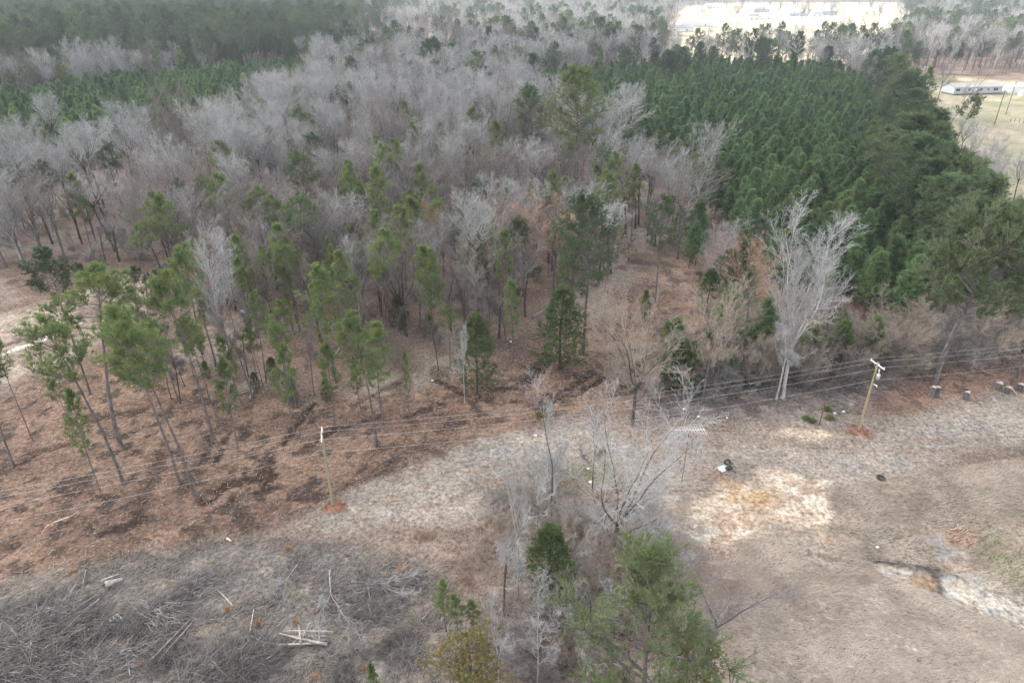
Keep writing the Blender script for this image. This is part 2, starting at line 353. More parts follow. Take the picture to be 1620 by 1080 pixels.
    def sand(ang, sd):
        def f(xx, yy):
            o = three((206, 188, 174), (196, 172, 154), (178, 146, 126), 3, 1.2, sd)(xx, yy)
            u = xx*math.cos(ang)+yy*math.sin(ang)+2.2*fbm(xx, yy, 7, sd+5, 3)
            st = np.sin(u*5.2)*.5+.5; kk = (sst(.62, .9, st)*.75*sst(.35, .6, fbm(xx, yy, 2.5, sd+9, 3)))[:, None]
            return o*(1-kk)+kk*c((158, 132, 118))
        return f
    mixz(SAND_L, sand(1.3, 360), .8, 8, 4, 9, .92); mixz(SAND_R, sand(.35, 460), .8, 8, 4, 19, .92); mixz(SAND_W, sand(1.2, 560), .6, 3, 2.5, 29)
    mixz(Z_ORANGE, three((184, 142, 96), (196, 166, 134), (174, 124, 80), 2.5, 1, 370), 1.2, 5, 3, 4, .7)
    mixz(wp([(1235, 675), (1300, 680), (1325, 690), (1290, 695), (1240, 690)]), (205, 178, 158), .7, 2, 2)
    mixz(Z_GULLY, three((176, 164, 158), (160, 158, 164), (170, 140, 116), 3, 1.2, 380), .7, 2, 3, op=.8)
    mixz(Z_GREEN, three((138, 128, 96), (130, 130, 84), (150, 130, 108), 2.5, 1, 390), 2.5, 6, op=.7)
    mixz(Z_POOL, three((178, 167, 160), (156, 153, 155), (186, 166, 148), 2.5, 1, 400), .4, 2.6, 2)
    mixz(Z_BROWNPOOL, (150, 122, 100), .3, .8, 2); mixz(Z_REDPIT, (156, 110, 86), .6, 1.5, 2)
    for (px, py, r) in ((527, 800, 1.25), (1358, 681, 1.7)):
        q = G(px, py); d = np.hypot(x-q[0]-.2, (y-q[1]+.3)*1.15)+(n3-.5)*1.2
        k = (1-sst(r*.65, r*1.25, d))[:, None]; col = col*(1-k)+k*c((150, 98, 76))*(.6+.6*n3)[:, None]
    for pts, wd in TRACKS:
        q = wp(pts); d = linedist(x, y, q)+(n3-.5)*.5
        k = ((1-sst(wd*.5, wd*1.6, d))*.45)[:, None]; col = col*(1-k)+k*c((150, 122, 108))
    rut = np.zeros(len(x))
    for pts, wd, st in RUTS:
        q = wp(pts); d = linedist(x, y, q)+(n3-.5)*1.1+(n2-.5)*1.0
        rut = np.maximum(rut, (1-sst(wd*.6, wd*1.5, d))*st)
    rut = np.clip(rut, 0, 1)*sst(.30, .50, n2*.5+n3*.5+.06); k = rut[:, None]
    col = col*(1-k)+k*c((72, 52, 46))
    # pale water line in the left stream bed
    q = wp([(-60, 585), (0, 562), (50, 545), (88, 530)]); d = linedist(x, y, q)+(n3-.5)*.5
    k = (1-sst(.25, .7, d))[:, None]; col = col*(1-k)+k*c((225, 222, 220))
    q = wp([(-60, 570), (0, 550), (50, 534), (90, 518)]); d = linedist(x, y, q)+(n3-.5)*.7
    k = (1-sst(.3, .8, d))[:, None]*.8; col = col*(1-k)+k*c((92, 74, 66))
    q = wp([(1378, 882), (1430, 892), (1482, 900)]); d = linedist(x, y, q)+(n3-.5)*.5
    k = (1-sst(.2, .5, d))[:, None]*.8; col = col*(1-k)+k*c((84, 74, 70))
    q = wp([(1484, 902), (1490, 932)]); d = linedist(x, y, q)+(n3-.5)*.4
    k = (1-sst(.2, .5, d))[:, None]*.8; col = col*(1-k)+k*c((84, 74, 70))
    farm = sst(500, 900, y)[:, None]
    fl = (c((150, 128, 104))*(.7+.6*n4)[:, None]+0)
    col = col*(1-farm*.0)+0*fl
    return col, rut
def axis(fine0, fine1, step, lo, hi, g):
    a = list(np.arange(fine0, fine1, step)); s = step; v = a[-1]
    while v < hi: s *= g; v += s; a.append(v)
    s = step; v = a[0]; b = []
    while v > lo: s *= g; v -= s; b.append(v)
    return np.array(b[::-1]+a)
KG = .80
xs = axis(-92, 92, .3, -6000, 6000, 1.03)
ys = axis(18, 118, .3, -400, 9000, 1.022)
GX, GY = np.meshgrid(xs, ys); gx, gy = GX.ravel(), GY.ravel()
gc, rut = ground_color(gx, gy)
lum = gc.mean(1, keepdims=True); gc = (gc*.72+lum*.28)*np.array([[.97, 1.0, .94]])
z = gheight(gx, gy)-.16*rut
for (px, py, r) in ((527, 800, 1.3), (1358, 681, 1.7)):
    q = G(px, py); d = np.hypot(gx-q[0], gy-q[1]); z += .28*np.exp(-(d/(r*.7))**2)
for poly, dep in ((Z_POOL, .35), (Z_BROWNPOOL, .15), (Z_GULLY, .25), (Z_REDPIT, .3)):
    bx = [p[0] for p in poly]; by = [p[1] for p in poly]; s = (gx > min(bx)-3) & (gx < max(bx)+3) & (gy > min(by)-3) & (gy < max(by)+3)
    z[s] -= dep*sst(-.8, .6, polydist(gx[s], gy[s], poly))
pil = sst(-1, 3, polydist(gx, gy, Z_SLASH)*(gy < 95)); z += pil*.35*(fbm(gx, gy, 2.2, 77, 3)-.45)
nx, ny = len(xs), len(ys)
ii = np.arange(ny-1)[:, None]*nx+np.arange(nx-1)[None, :]
F = np.stack([ii, ii+1, ii+1+nx, ii+nx], axis=2).reshape(-1, 4)
gm = bpy.data.materials.new('ground_soil'); gm.use_nodes = True
t = gm.node_tree; N = t.nodes; L = t.links; b = N['Principled BSDF']; b.inputs['Roughness'].default_value = .95; b.inputs['Specular IOR Level'].default_value = .1
at = N.new('ShaderNodeAttribute'); at.attribute_name = 'soil'
tc = N.new('ShaderNodeTexCoord')
def noise(s, d=4, r=.6):
    n = N.new('ShaderNodeTexNoise'); n.inputs['Scale'].default_value = s; n.inputs['Detail'].default_value = d; n.inputs['Roughness'].default_value = r
    L.new(tc.outputs['Object'], n.inputs['Vector']); return n
def ramp(n, a, b, pa, pb):
    m = N.new('ShaderNodeMapRange'); m.inputs['From Min'].default_value = a; m.inputs['From Max'].default_value = b
    m.inputs['To Min'].default_value = pa; m.inputs['To Max'].default_value = pb; L.new(n, m.inputs['Value']); return m.outputs[0]
f1 = ramp(noise(2.2, 6, .75).outputs['Fac'], .34, .66, .35, 1.6); f2 = ramp(noise(.35, 4).outputs['Fac'], .3, .7, .84, 1.16)
mm = N.new('ShaderNodeMath'); mm.operation = 'MULTIPLY'; L.new(f1, mm.inputs[0]); L.new(f2, mm.inputs[1])
sc1 = N.new('ShaderNodeVectorMath'); sc1.operation = 'SCALE'; L.new(at.outputs['Color'], sc1.inputs[0]); L.new(mm.outputs[0], sc1.inputs['Scale'])
# pale chips and dark crumbs
ch = ramp(noise(5.0, 3, .7).outputs['Fac'], .62, .70, 0, .55)
mx = N.new('ShaderNodeMix'); mx.data_type = 'RGBA'; L.new(ch, mx.inputs[0]); L.new(sc1.outputs[0], mx.inputs[6])
pl = N.new('ShaderNodeVectorMath'); pl.operation = 'MULTIPLY_ADD'; L.new(at.outputs['Color'], pl.inputs[0]); pl.inputs[1].default_value = (1.25, 1.25, 1.25); pl.inputs[2].default_value = (.10, .085, .07)
L.new(pl.outputs[0], mx.inputs[7]); L.new(mx.outputs[2], b.inputs['Base Color'])
bp = N.new('ShaderNodeBump'); bp.inputs['Strength'].default_value = .9; bp.inputs['Distance'].default_value = .12
L.new(noise(3.0, 6, .7).outputs['Fac'], bp.inputs['Height']); L.new(bp.outputs[0], b.inputs['Normal'])
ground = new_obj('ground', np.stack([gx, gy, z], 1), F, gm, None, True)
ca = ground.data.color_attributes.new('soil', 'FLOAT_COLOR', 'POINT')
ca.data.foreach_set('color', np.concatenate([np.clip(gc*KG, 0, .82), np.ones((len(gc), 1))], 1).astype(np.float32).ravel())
tag(ground, 'uneven brown and grey ground of leaf litter, dirt track and dry grass', None, None, 'structure')
def gp(px, py):
    x, y, _ = G(px, py); return (x, y, gz(x, y))

# ---------------------------------------------------------------- the cloud that shades the near woods
def make_cloud():
    hc = 520.0; off = hc/math.tan(SUN_EL); ox, oy = math.sin(SUN_AZ)*off, math.cos(SUN_AZ)*off
    # outline of its shadow on the ground
    sh = [(-900, -500), (700, -500), (420, 60), (255, 230), (205, 330), (215, 410), (90, 470), (0, 470), (-60, 520), (-120, 720), (-500, 800), (-900, 760)]
    n = 70; gxx = np.linspace(-950, 750, n); gyy = np.linspace(-550, 860, n); X, Y = np.meshgrid(gxx, gyy); X = X.ravel(); Y = Y.ravel()
    d = polydist(X, Y, sh)+(fbm(X, Y, 120, 900, 4)-.5)*60
    th = np.sqrt(np.clip(d, 0, 200))*5*(.7+.6*fbm(X, Y, 150, 950, 4))
    top = np.stack([X+ox, Y+oy, hc+th], 1); bot = np.stack([X+ox, Y+oy, hc-.25*th], 1)
    idx = np.arange(n*n).reshape(n, n); V = np.concatenate([top, bot]); Fs = []
    ok = (d > 0).reshape(n, n)
    q = np.stack([idx[:-1, :-1], idx[:-1, 1:], idx[1:, 1:], idx[1:, :-1]], 2)
    m = (ok[:-1, :-1] | ok[:-1, 1:] | ok[1:, 1:] | ok[1:, :-1]); q = q[m]
    Fs = np.concatenate([q, q[:, ::-1]+n*n])
    m = bpy.data.materials.new('cloud_vapour'); m.use_nodes = True; t = m.node_tree; t.nodes.clear()
    tr = t.nodes.new('ShaderNodeBsdfTransparent'); tl = t.nodes.new('ShaderNodeBsdfTranslucent'); tl.inputs[0].default_value = (.95, .93, .90, 1)
    mx = t.nodes.new('ShaderNodeMixShader'); mx.inputs[0].default_value = CLOUD_OP; o = t.nodes.new('ShaderNodeOutputMaterial')
    t.links.new(tr.outputs[0], mx.inputs[1]); t.links.new(tl.outputs[0], mx.inputs[2]); t.links.new(mx.outputs[0], o.inputs[0])
    c = new_obj('cloud', V, Fs, m, None, True); tag(c, 'thin white cloud drifting above the woods', None, None, 'structure')
CLOUD_OP = .60
make_cloud()

# ---------------------------------------------------------------- tree shapes
UP = (0., 0., 1.)
def nrm(v):
    l = math.sqrt(v[0]*v[0]+v[1]*v[1]+v[2]*v[2])+1e-12; return (v[0]/l, v[1]/l, v[2]/l)
def off_dir(d, ang, az):
    """direction at angle ang from d, azimuth az about it"""
    r = (1, 0, 0) if abs(d[2]) > .9 else (0, 0, 1)
    u = nrm((d[1]*r[2]-d[2]*r[1], d[2]*r[0]-d[0]*r[2], d[0]*r[1]-d[1]*r[0]))
    v = (d[1]*u[2]-d[2]*u[1], d[2]*u[0]-d[0]*u[2], d[0]*u[1]-d[1]*u[0])
    c, s = math.cos(ang), math.sin(ang); ca, sa = math.cos(az)*s, math.sin(az)*s
    return nrm((d[0]*c+u[0]*ca+v[0]*sa, d[1]*c+u[1]*ca+v[1]*sa, d[2]*c+u[2]*ca+v[2]*sa))
class Skel:
    def __init__(s, seed): s.r = random.Random(seed); s.s = {}
    def seg(s, lev, a, b, ra, rb): s.s.setdefault(lev, []).append((a, b, ra, rb))
    def mesh(s, levels, sides):
        V = []; F = []; n = 0
        for l in levels:
            if l not in s.s: continue
            q = s.s[l]; v, f = tubes([a[0] for a in q], [a[1] for a in q], [a[2] for a in q], [a[3] for a in q], sides[l])
            V.append(v); F.append(f+n); n += len(v)
        return np.concatenate(V), np.concatenate(F)
def bare(seed, Ht=16., fork=.38, leaders=3, lang=28, spread=1., rad=.2, dens=1.12, twig=.0125, lean=0., trop=.10, wob=.10, side=3):
    k = Skel(seed); r = k.r
    NS = {0: 6, 1: 8, 2: 5, 3: 4, 4: 2}; CH = {0: 0, 1: 1.7*dens, 2: 1.5*dens, 3: 1.25*dens, 4: 0}
    def br(p, d, Lg, ra, lev, rend=.28):
        n = NS[lev]; st = Lg/n
        for i in range(n):
            tp = trop*(1.0 if lev < 3 else .6)
            d = nrm((d[0]+r.gauss(0, wob), d[1]+r.gauss(0, wob), d[2]+r.gauss(0, wob*.8)+tp))
            q = (p[0]+d[0]*st, p[1]+d[1]*st, p[2]+d[2]*st); t0 = i/n; t1 = (i+1)/n
            a = max(ra*(1-(1-rend)*t0), twig*.8); b_ = max(ra*(1-(1-rend)*t1), twig*.6)
            k.seg(lev, p, q, a, b_); p = q
            if lev < 4 and (i >= 1 or lev > 1):
                c = CH[lev]; c = int(c)+(r.random() < c-int(c))
                for _ in range(c):
                    cl = Lg*r.uniform(.32, .58)*(1-.45*t1)*(spread if lev < 2 else 1)
                    cd = off_dir(d, R(r.uniform(24, 58)), r.uniform(0, 6.283))
                    if cd[2] < -.15 and lev < 3: cd = nrm((cd[0], cd[1], .1))
                    br(p, cd, max(cl, .35), max(b_*.48, twig*.9), lev+1)
    p = (0., 0., -.25); d = nrm((lean*.5, 0, 1)); n = 6
    hf = fork*Ht; st = hf/n; tr = rad
    for i in range(n):
        d = nrm((d[0]+r.gauss(0, .03)+lean*.08, d[1]+r.gauss(0, .03), d[2]+.05))
        q = (p[0]+d[0]*st, p[1]+d[1]*st, p[2]+d[2]*(st+(.25/n)))
        fl = 1.35 if i == 0 else 1.; k.seg(0, p, q, tr*fl, tr*.96); tr *= .96; p = q
        if i >= n-side and leaders < 9:
            cd = off_dir(d, R(r.uniform(38, 66)), r.uniform(0, 6.283)); br(p, cd, Ht*.28*spread*r.uniform(.6, 1), tr*.38, 2 if r.random() < .4 else 1)
    a0 = r.uniform(0, 6.283)
    for j in range(leaders):
        an = R(lang*r.uniform(.6, 1.25)) if leaders > 1 else R(4)
        cd = off_dir(d, an, a0+j*6.283/leaders+r.uniform(-.4, .4))
        br(p, cd, (Ht-hf)*r.uniform(.82, 1.08)/max(.75, math.cos(an*.7)), tr*(.9 if leaders == 1 else .66), 1, .12)
    return k, None
def needles(pos, dr, size, rng, n=12, wd=.045, spread=1.1):
    """tufts of thin leaf-sized triangles"""
    m = len(pos); pos = np.repeat(np.array(pos, float), n, 0); dr = np.repeat(np.array(dr, float), n, 0); sz = np.repeat(np.array(size, float), n)
    v = dr+rng.normal(0, spread*.5, (m*n, 3)); v /= np.linalg.norm(v, axis=1, keepdims=True)
    ref = rng.normal(0, 1, (m*n, 3)); u = np.cross(v, ref); u /= np.linalg.norm(u, axis=1, keepdims=True)
    L_ = (sz*rng.uniform(.7, 1.15, m*n))[:, None]; b0 = pos+rng.normal(0, 1, (m*n, 3))*sz[:, None]*.12
    A = b0-u*(wd/2); B = b0+u*(wd/2); mid = b0+v*L_
    V = np.stack([A, B, mid], 1).reshape(-1, 3); F = np.arange(m*n*3).reshape(-1, 3)
    return V, F
def pine(seed, Ht=22., fb=.5, W=3.6, nb=46, rad=.24, tuft=.42, prof='tall', nn=13, wd=.05, sub=4, gap=.12):
    k = Skel(seed); r = k.r; rng = np.random.default_rng(seed)
    p = (0., 0., -.25); n = 14; trunk = []; d = UP
    for i in range(n):
        d = nrm((d[0]+r.gauss(0, .018), d[1]+r.gauss(0, .018), 1))
        q = (p[0]+d[0]*(Ht+.25)/n, p[1]+d[1]*(Ht+.25)/n, p[2]+d[2]*(Ht+.25)/n)
        fl = 1.25 if i == 0 else 1.; k.seg(0, p, q, rad*(1-.88*i/n)*fl, rad*(1-.88*(i+1)/n)); trunk.append((p, q)); p = q
    T = []; D = []; S = []; az = r.uniform(0, 6)
    def at(z):
        i = min(n-1, max(0, int((z+.25)/(Ht+.25)*n))); a, b_ = trunk[i]; f = (z-a[2])/(b_[2]-a[2]); return (a[0]+(b_[0]-a[0])*f, a[1]+(b_[1]-a[1])*f, z)
    for j in range(nb):
        t = ((j+r.uniform(0, .8))/nb)**(.85 if prof == 'tall' else .8); z = Ht*(fb+(1-fb)*t*.985); az += 2.4+r.gauss(0, .5)
        if prof == 'tall':
            ln = W*(.55+.75*math.sin(min(1, t*1.15+.12)*math.pi*.8)**1)*(1-t**4*.6)*r.uniform(.55, 1.1); el = R(r.uniform(2, 25)+45*t*t)
            if r.random() < gap: continue
        elif prof == 'round':
            ln = W*math.sqrt(max(.03, 1-(t*1.02-.35)**2/.47))*r.uniform(.7, 1.1); el = R(r.uniform(8, 30)+40*t*t)
        else:
            ln = W*(1.03-t**1.35)**.8*r.uniform(.75, 1.1)*min(1, t*4+.6)+.12; el = R(r.uniform(12, 32)+25*t)
        dd = (math.cos(az)*math.cos(el), math.sin(az)*math.cos(el), math.sin(el)); pp = at(z)
        ns = 4; rb = max(.014, .020*ln)
        for i in range(ns):
            dd = nrm((dd[0]+r.gauss(0, .12), dd[1]+r.gauss(0, .12), dd[2]+r.gauss(0, .06)+.10)); st = ln/ns
            q = (pp[0]+dd[0]*st, pp[1]+dd[1]*st, pp[2]+dd[2]*st); k.seg(1, pp, q, rb*(1-.2*i), rb*(1-.2*(i+1))); pp = q
            if i == 0 and prof == 'tall': continue
            for _ in range(sub):
                sd = off_dir(dd, R(r.uniform(25, 75)), r.uniform(0, 6.28)); sd = nrm((sd[0], sd[1], sd[2]+.25)); sl_ = ln*r.uniform(.10, .30)+.1
                e = (pp[0]+sd[0]*sl_, pp[1]+sd[1]*sl_, pp[2]+sd[2]*sl_)
                if prof == 'tall': k.seg(2, pp, e, rb*.3, rb*.2)
                T.append(e); D.append(nrm((sd[0], sd[1], sd[2]+.5))); S.append(tuft*r.uniform(.75, 1.2))
                if sl_ > .7: T.append(tuple((pp[i2]+e[i2])/2 for i2 in range(3))); D.append(sd); S.append(tuft*.8)
        T.append(pp); D.append(nrm((dd[0], dd[1], dd[2]+.4))); S.append(tuft)
    for _ in range(8): T.append((p[0]+r.gauss(0, .12), p[1]+r.gauss(0, .12), p[2]-r.uniform(0, .8))); D.append(nrm((r.gauss(0, .3), r.gauss(0, .3), 1))); S.append(tuft)
    return k, needles(T, D, S, rng, nn, wd)
def cedar(seed, Ht=7., W=1.6, nt_=1200, tuft=.28, shape='cone', wd=.05, nn=9, rad=.1, spread=1.3):
    k = Skel(seed); r = k.r; rng = np.random.default_rng(seed); p = (0, 0, -.2); n = 8
    for i in range(n):
        q = (p[0]+r.gauss(0, .04), p[1]+r.gauss(0, .04), p[2]+(Ht*.97+.2)/n); k.seg(0, p, q, rad*(1-.85*i/n), rad*(1-.85*(i+1)/n)); p = q
    T = []; D = []; S = []; lob = [(r.uniform(0, 6.28), r.uniform(.1, .95), r.uniform(.75, 1.3)) for _ in range(26)]
    for _ in range(nt_):
        t = r.random()**.8; az = r.uniform(0, 6.28)
        pr = ((1.03-t)**.6*min(1, t*5+.3)*(1+.22*math.sin(3*az+t*9+seed)+.15*math.sin(t*31+az*2))) if shape == 'cone' else math.sqrt(max(.02, 1-(t*1.9-.95)**2))*(.8+.3*math.sin(3*az+4*t)+.22*math.sin(5*az-9*t))
        g = 1.
        for la, lt, lg in lob:
            da = abs((az-la+3.1416) % 6.2832-3.1416)
            if da < .45 and abs(t-lt) < .09: g = lg
        rr = W*pr*g*(.35+.75*r.random()**.6); z = Ht*(.06+.94*t) if shape == 'cone' else Ht*(.25+.75*t)
        if abs(math.sin(az*2.5+t*14)) < .14: continue
        T.append((math.cos(az)*rr, math.sin(az)*rr, z)); D.append(nrm((math.cos(az)*.8, math.sin(az)*.8, .7))); S.append(tuft*r.uniform(.7, 1.2))
        if r.random() < .06: k.seg(1, (0, 0, z-rr*.35), T[-1], rad*.25, rad*.1)
    return k, needles(T, D, S, rng, nn, wd, spread)
SIDES = {0: 9, 1: 6, 2: 4, 3: 3, 4: 3}
def make_tree(name, shape, mt, mc, cat, label, group=None):
    k, nd = shape
    root = empty(name, (0, 0, 0), label, cat, group)
    if nd is None:
        V, F = k.mesh([0, 1], SIDES); new_obj('trunk', V, F, M[mt], root, True)
        V, F = k.mesh([2, 3, 4], SIDES); new_obj('crown', V, F, M[mc], root, True)
    else:
        V, F = k.mesh([0, 1, 2], SIDES); new_obj('trunk', V, F, M[mt], root, True)
        new_obj('crown', nd[0], nd[1], M[mc], root)
    return root
def dup(root, name=None):
    r = root.copy(); COL.objects.link(r)
    if name: r.name = name
    for ch in list(root.children):
        c = ch.copy(); COL.objects.link(c); c.parent = r
        c.material_slots[0].link = 'DATA'
    return r
class Kind:
    """one or more template shapes; the first use of a template is the template itself"""
    def __init__(s, name, cat, shapes, hts): s.name = name; s.cat = cat; s.t = shapes; s.h = hts; s.used = [False]*len(shapes)
    def put(s, x, y, ht, label, group=None, i=0, rz=0., sw=1., lean=(0, 0), mats=None, name=None):
        o = s.t[i]
        if s.used[i]: o = dup(o)
        s.used[i] = True
        if name: o.name = name
        sc_ = ht/s.h[i]; o.location = (x, y, gz(x, y)); o.scale = (sc_*sw, sc_*sw, sc_); o.rotation_euler = (lean[0], lean[1], rz)
        o['label'] = label
        if group: o['group'] = group
        elif 'group' in o: del o['group']
        if mats:
            for ch in o.children:
                for q, mm_ in mats.items():
                    if ch.name.split('.')[0] == q: ch.material_slots[0].link = 'OBJECT'; ch.material_slots[0].material = M[mm_]
        return o
def kids(root):
    d = {c.name.split('.')[0]: c for c in root.children}; return d['trunk'], d['crown']
def gn_scatter(name, pts, idx, rz, scl, temps, label, cat):
    """uncountable rest: template trees instanced on points, as one object"""
    me = bpy.data.meshes.new(name); me.vertices.add(len(pts)); me.vertices.foreach_set('co', np.asarray(pts, np.float32).ravel())
    for an, ty, arr in (('idx', 'INT', np.asarray(idx, np.int32)), ('rz', 'FLOAT', np.asarray(rz, np.float32)), ('scl', 'FLOAT', np.asarray(scl, np.float32))):
        a = me.attributes.new(an, ty, 'POINT'); a.data.foreach_set('value', arr)
    o = bpy.data.objects.new(name, me); COL.objects.link(o)
    g = bpy.data.node_groups.new(name+'_nodes', 'GeometryNodeTree')
    g.interface.new_socket('Geometry', in_out='INPUT', socket_type='NodeSocketGeometry'); g.interface.new_socket('Geometry', in_out='OUTPUT', socket_type='NodeSocketGeometry')
    N = g.nodes; L = g.links; gi = N.new('NodeGroupInput'); go = N.new('NodeGroupOutput')
    jn = N.new('GeometryNodeJoinGeometry')
    for tr in temps:
        j2 = N.new('GeometryNodeJoinGeometry')
        for part in kids(tr):
            oi = N.new('GeometryNodeObjectInfo'); oi.transform_space = 'ORIGINAL'; oi.inputs['Object'].default_value = part; L.new(oi.outputs['Geometry'], j2.inputs[0])
        gti = N.new('GeometryNodeGeometryToInstance'); L.new(j2.outputs[0], gti.inputs[0]); L.new(gti.outputs[0], jn.inputs[0])
    ip = N.new('GeometryNodeInstanceOnPoints'); L.new(gi.outputs[0], ip.inputs['Points']); L.new(jn.outputs[0], ip.inputs['Instance'])
    ip.inputs['Pick Instance'].default_value = True
    def attr(n, ty):
        a = N.new('GeometryNodeInputNamedAttribute'); a.data_type = ty; a.inputs['Name'].default_value = n; return a.outputs[0]
    L.new(attr('idx', 'INT'), ip.inputs['Instance Index'])
    cx = N.new('ShaderNodeCombineXYZ'); L.new(attr('rz', 'FLOAT'), cx.inputs[2]); er = N.new('FunctionNodeEulerToRotation'); L.new(cx.outputs[0], er.inputs[0]); L.new(er.outputs[0], ip.inputs['Rotation'])
    cs = N.new('ShaderNodeCombineXYZ'); sa = attr('scl', 'FLOAT')
    for q in range(3): L.new(sa, cs.inputs[q])
    L.new(cs.outputs[0], ip.inputs['Scale']); L.new(ip.outputs[0], go.inputs[0])
    md = o.modifiers.new('scatter', 'NODES'); md.node_group = g
    return tag(o, label, cat, None, 'stuff')

BARE = Kind('bare_tree', 'bare tree', [], [])
def addT(K, shape, h, mt, mc):
    K.t.append(make_tree(K.name, shape, mt, mc, K.cat, '')); K.h.append(h); K.used.append(False)
addT(BARE, bare(1, 16, .48, 3, 26, 1.05, .16), 16, 'bark_grey', 'twig_grey')
addT(BARE, bare(2, 18, .52, 4, 32, 1.15, .18), 18, 'bark_grey', 'twig_grey')
addT(BARE, bare(3, 14, .46, 2, 22, 1., .13), 14, 'bark_grey', 'twig_grey')
addT(BARE, bare(4, 17, .42, 1, 5, 1., .14, side=4), 17, 'bark_dark', 'twig_grey')
addT(BARE, bare(105, 19, .36, 5, 20, .85, .18, wob=.10, dens=1.2, trop=.14), 19, 'bark_white', 'twig_white')
addT(BARE, bare(6, 15, .36, 5, 38, 1.1, .20), 15, 'bark_dark', 'twig_grey')
addT(BARE, bare(7, 12, .5, 2, 18, .8, .10), 12, 'bark_grey', 'twig_tan')
addT(BARE, bare(8, 18, .64, 5, 36, 1.35, .19, side=1), 18, 'bark_dark', 'twig_white')
TALL = Kind('pine_tree', 'pine tree', [], [])
addT(TALL, pine(11, 22, .52, 3.4, 50, .22, sub=6, wd=.065), 22, 'bark_pine', 'needle_tall')
addT(TALL, pine(12, 24, .40, 4.2, 72, .26, sub=7, wd=.065), 24, 'bark_pine', 'needle_tall')
addT(TALL, pine(13, 20, .60, 2.8, 36, .17, gap=.2, sub=6, wd=.065), 20, 'bark_pine', 'needle_tall')
addT(TALL, pine(14, 18, .34, 4.4, 70, .24, tuft=.5, prof='round', sub=7, wd=.065), 18, 'bark_pine', 'needle_tall')
YOUNG = Kind('young_pine', 'young pine', [], [])
for sd in (21, 22, 23, 24): addT(YOUNG, pine(sd, 10, .12, 2.35, 42, .08, tuft=.60, prof='young', nn=11, wd=.08, sub=3), 10, 'bark_dark', 'needle_young')
THIN = Kind('slender_pine', 'pine tree', [], [])
addT(THIN, pine(31, 17, .55, 2.0, 34, .14, tuft=.42, gap=.15, nn=11, sub=6, wd=.06), 17, 'bark_pine', 'needle_light')
addT(THIN, pine(32, 17, .40, 1.8, 44, .13, tuft=.40, gap=.1, nn=11, sub=6, wd=.06), 17, 'bark_pine', 'needle_light')
addT(THIN, pine(33, 17, .66, 2.4, 28, .16, tuft=.45, gap=.1, nn=12, sub=6, wd=.06), 17, 'bark_pine', 'needle_tall')
CEDAR = Kind('cedar_tree', 'cedar tree', [], [])
addT(CEDAR, cedar(41, 7, 1.6, 900, .30), 7, 'bark_dark', 'cedar')
addT(CEDAR, cedar(42, 7, 1.9, 850, .34, 'cone'), 7, 'bark_dark', 'cedar')
SLIM = Kind('slim_bare_tree', 'bare tree', [], [])
addT(SLIM, bare(55, 11, .50, 1, 5, .55, .075, dens=.95, side=4, twig=.011), 11, 'bark_dark', 'twig_grey')
addT(SLIM, bare(56, 11, .58, 2, 16, .7, .08, dens=.9, side=3, twig=.011), 11, 'bark_grey', 'twig_grey')
SHRUB = Kind('bare_shrub', 'bare shrub', [], [])
addT(SHRUB, bare(51, 5, .08, 7, 34, 1.1, .05, dens=.95, twig=.012, trop=.06), 5, 'bark_grey', 'twig_tan')
addT(SHRUB, bare(52, 5, .08, 9, 50, 1.2, .05, dens=.9, twig=.011, trop=.02, wob=.16), 5, 'bark_grey', 'twig_grey')
addT(SHRUB, bare(53, 6, .1, 5, 16, .7, .05, dens=.9, twig=.012, trop=.12), 6, 'bark_grey', 'twig_tan')

BIGP = Kind('open_pine', 'pine tree', [], [])
addT(BIGP, pine(91, 14, .10, 3.6, 60, .20, tuft=.42, prof='tall', sub=7, nn=14, wd=.035, gap=.12), 14, 'bark_pine', 'needle_light')
addT(BIGP, pine(92, 21, .45, 6.0, 84, .42, tuft=.55, prof='tall', sub=12, nn=14, wd=.065, gap=.12), 21, 'bark_pine', 'needle_light')
RNG = random.Random(7)
occupied = []
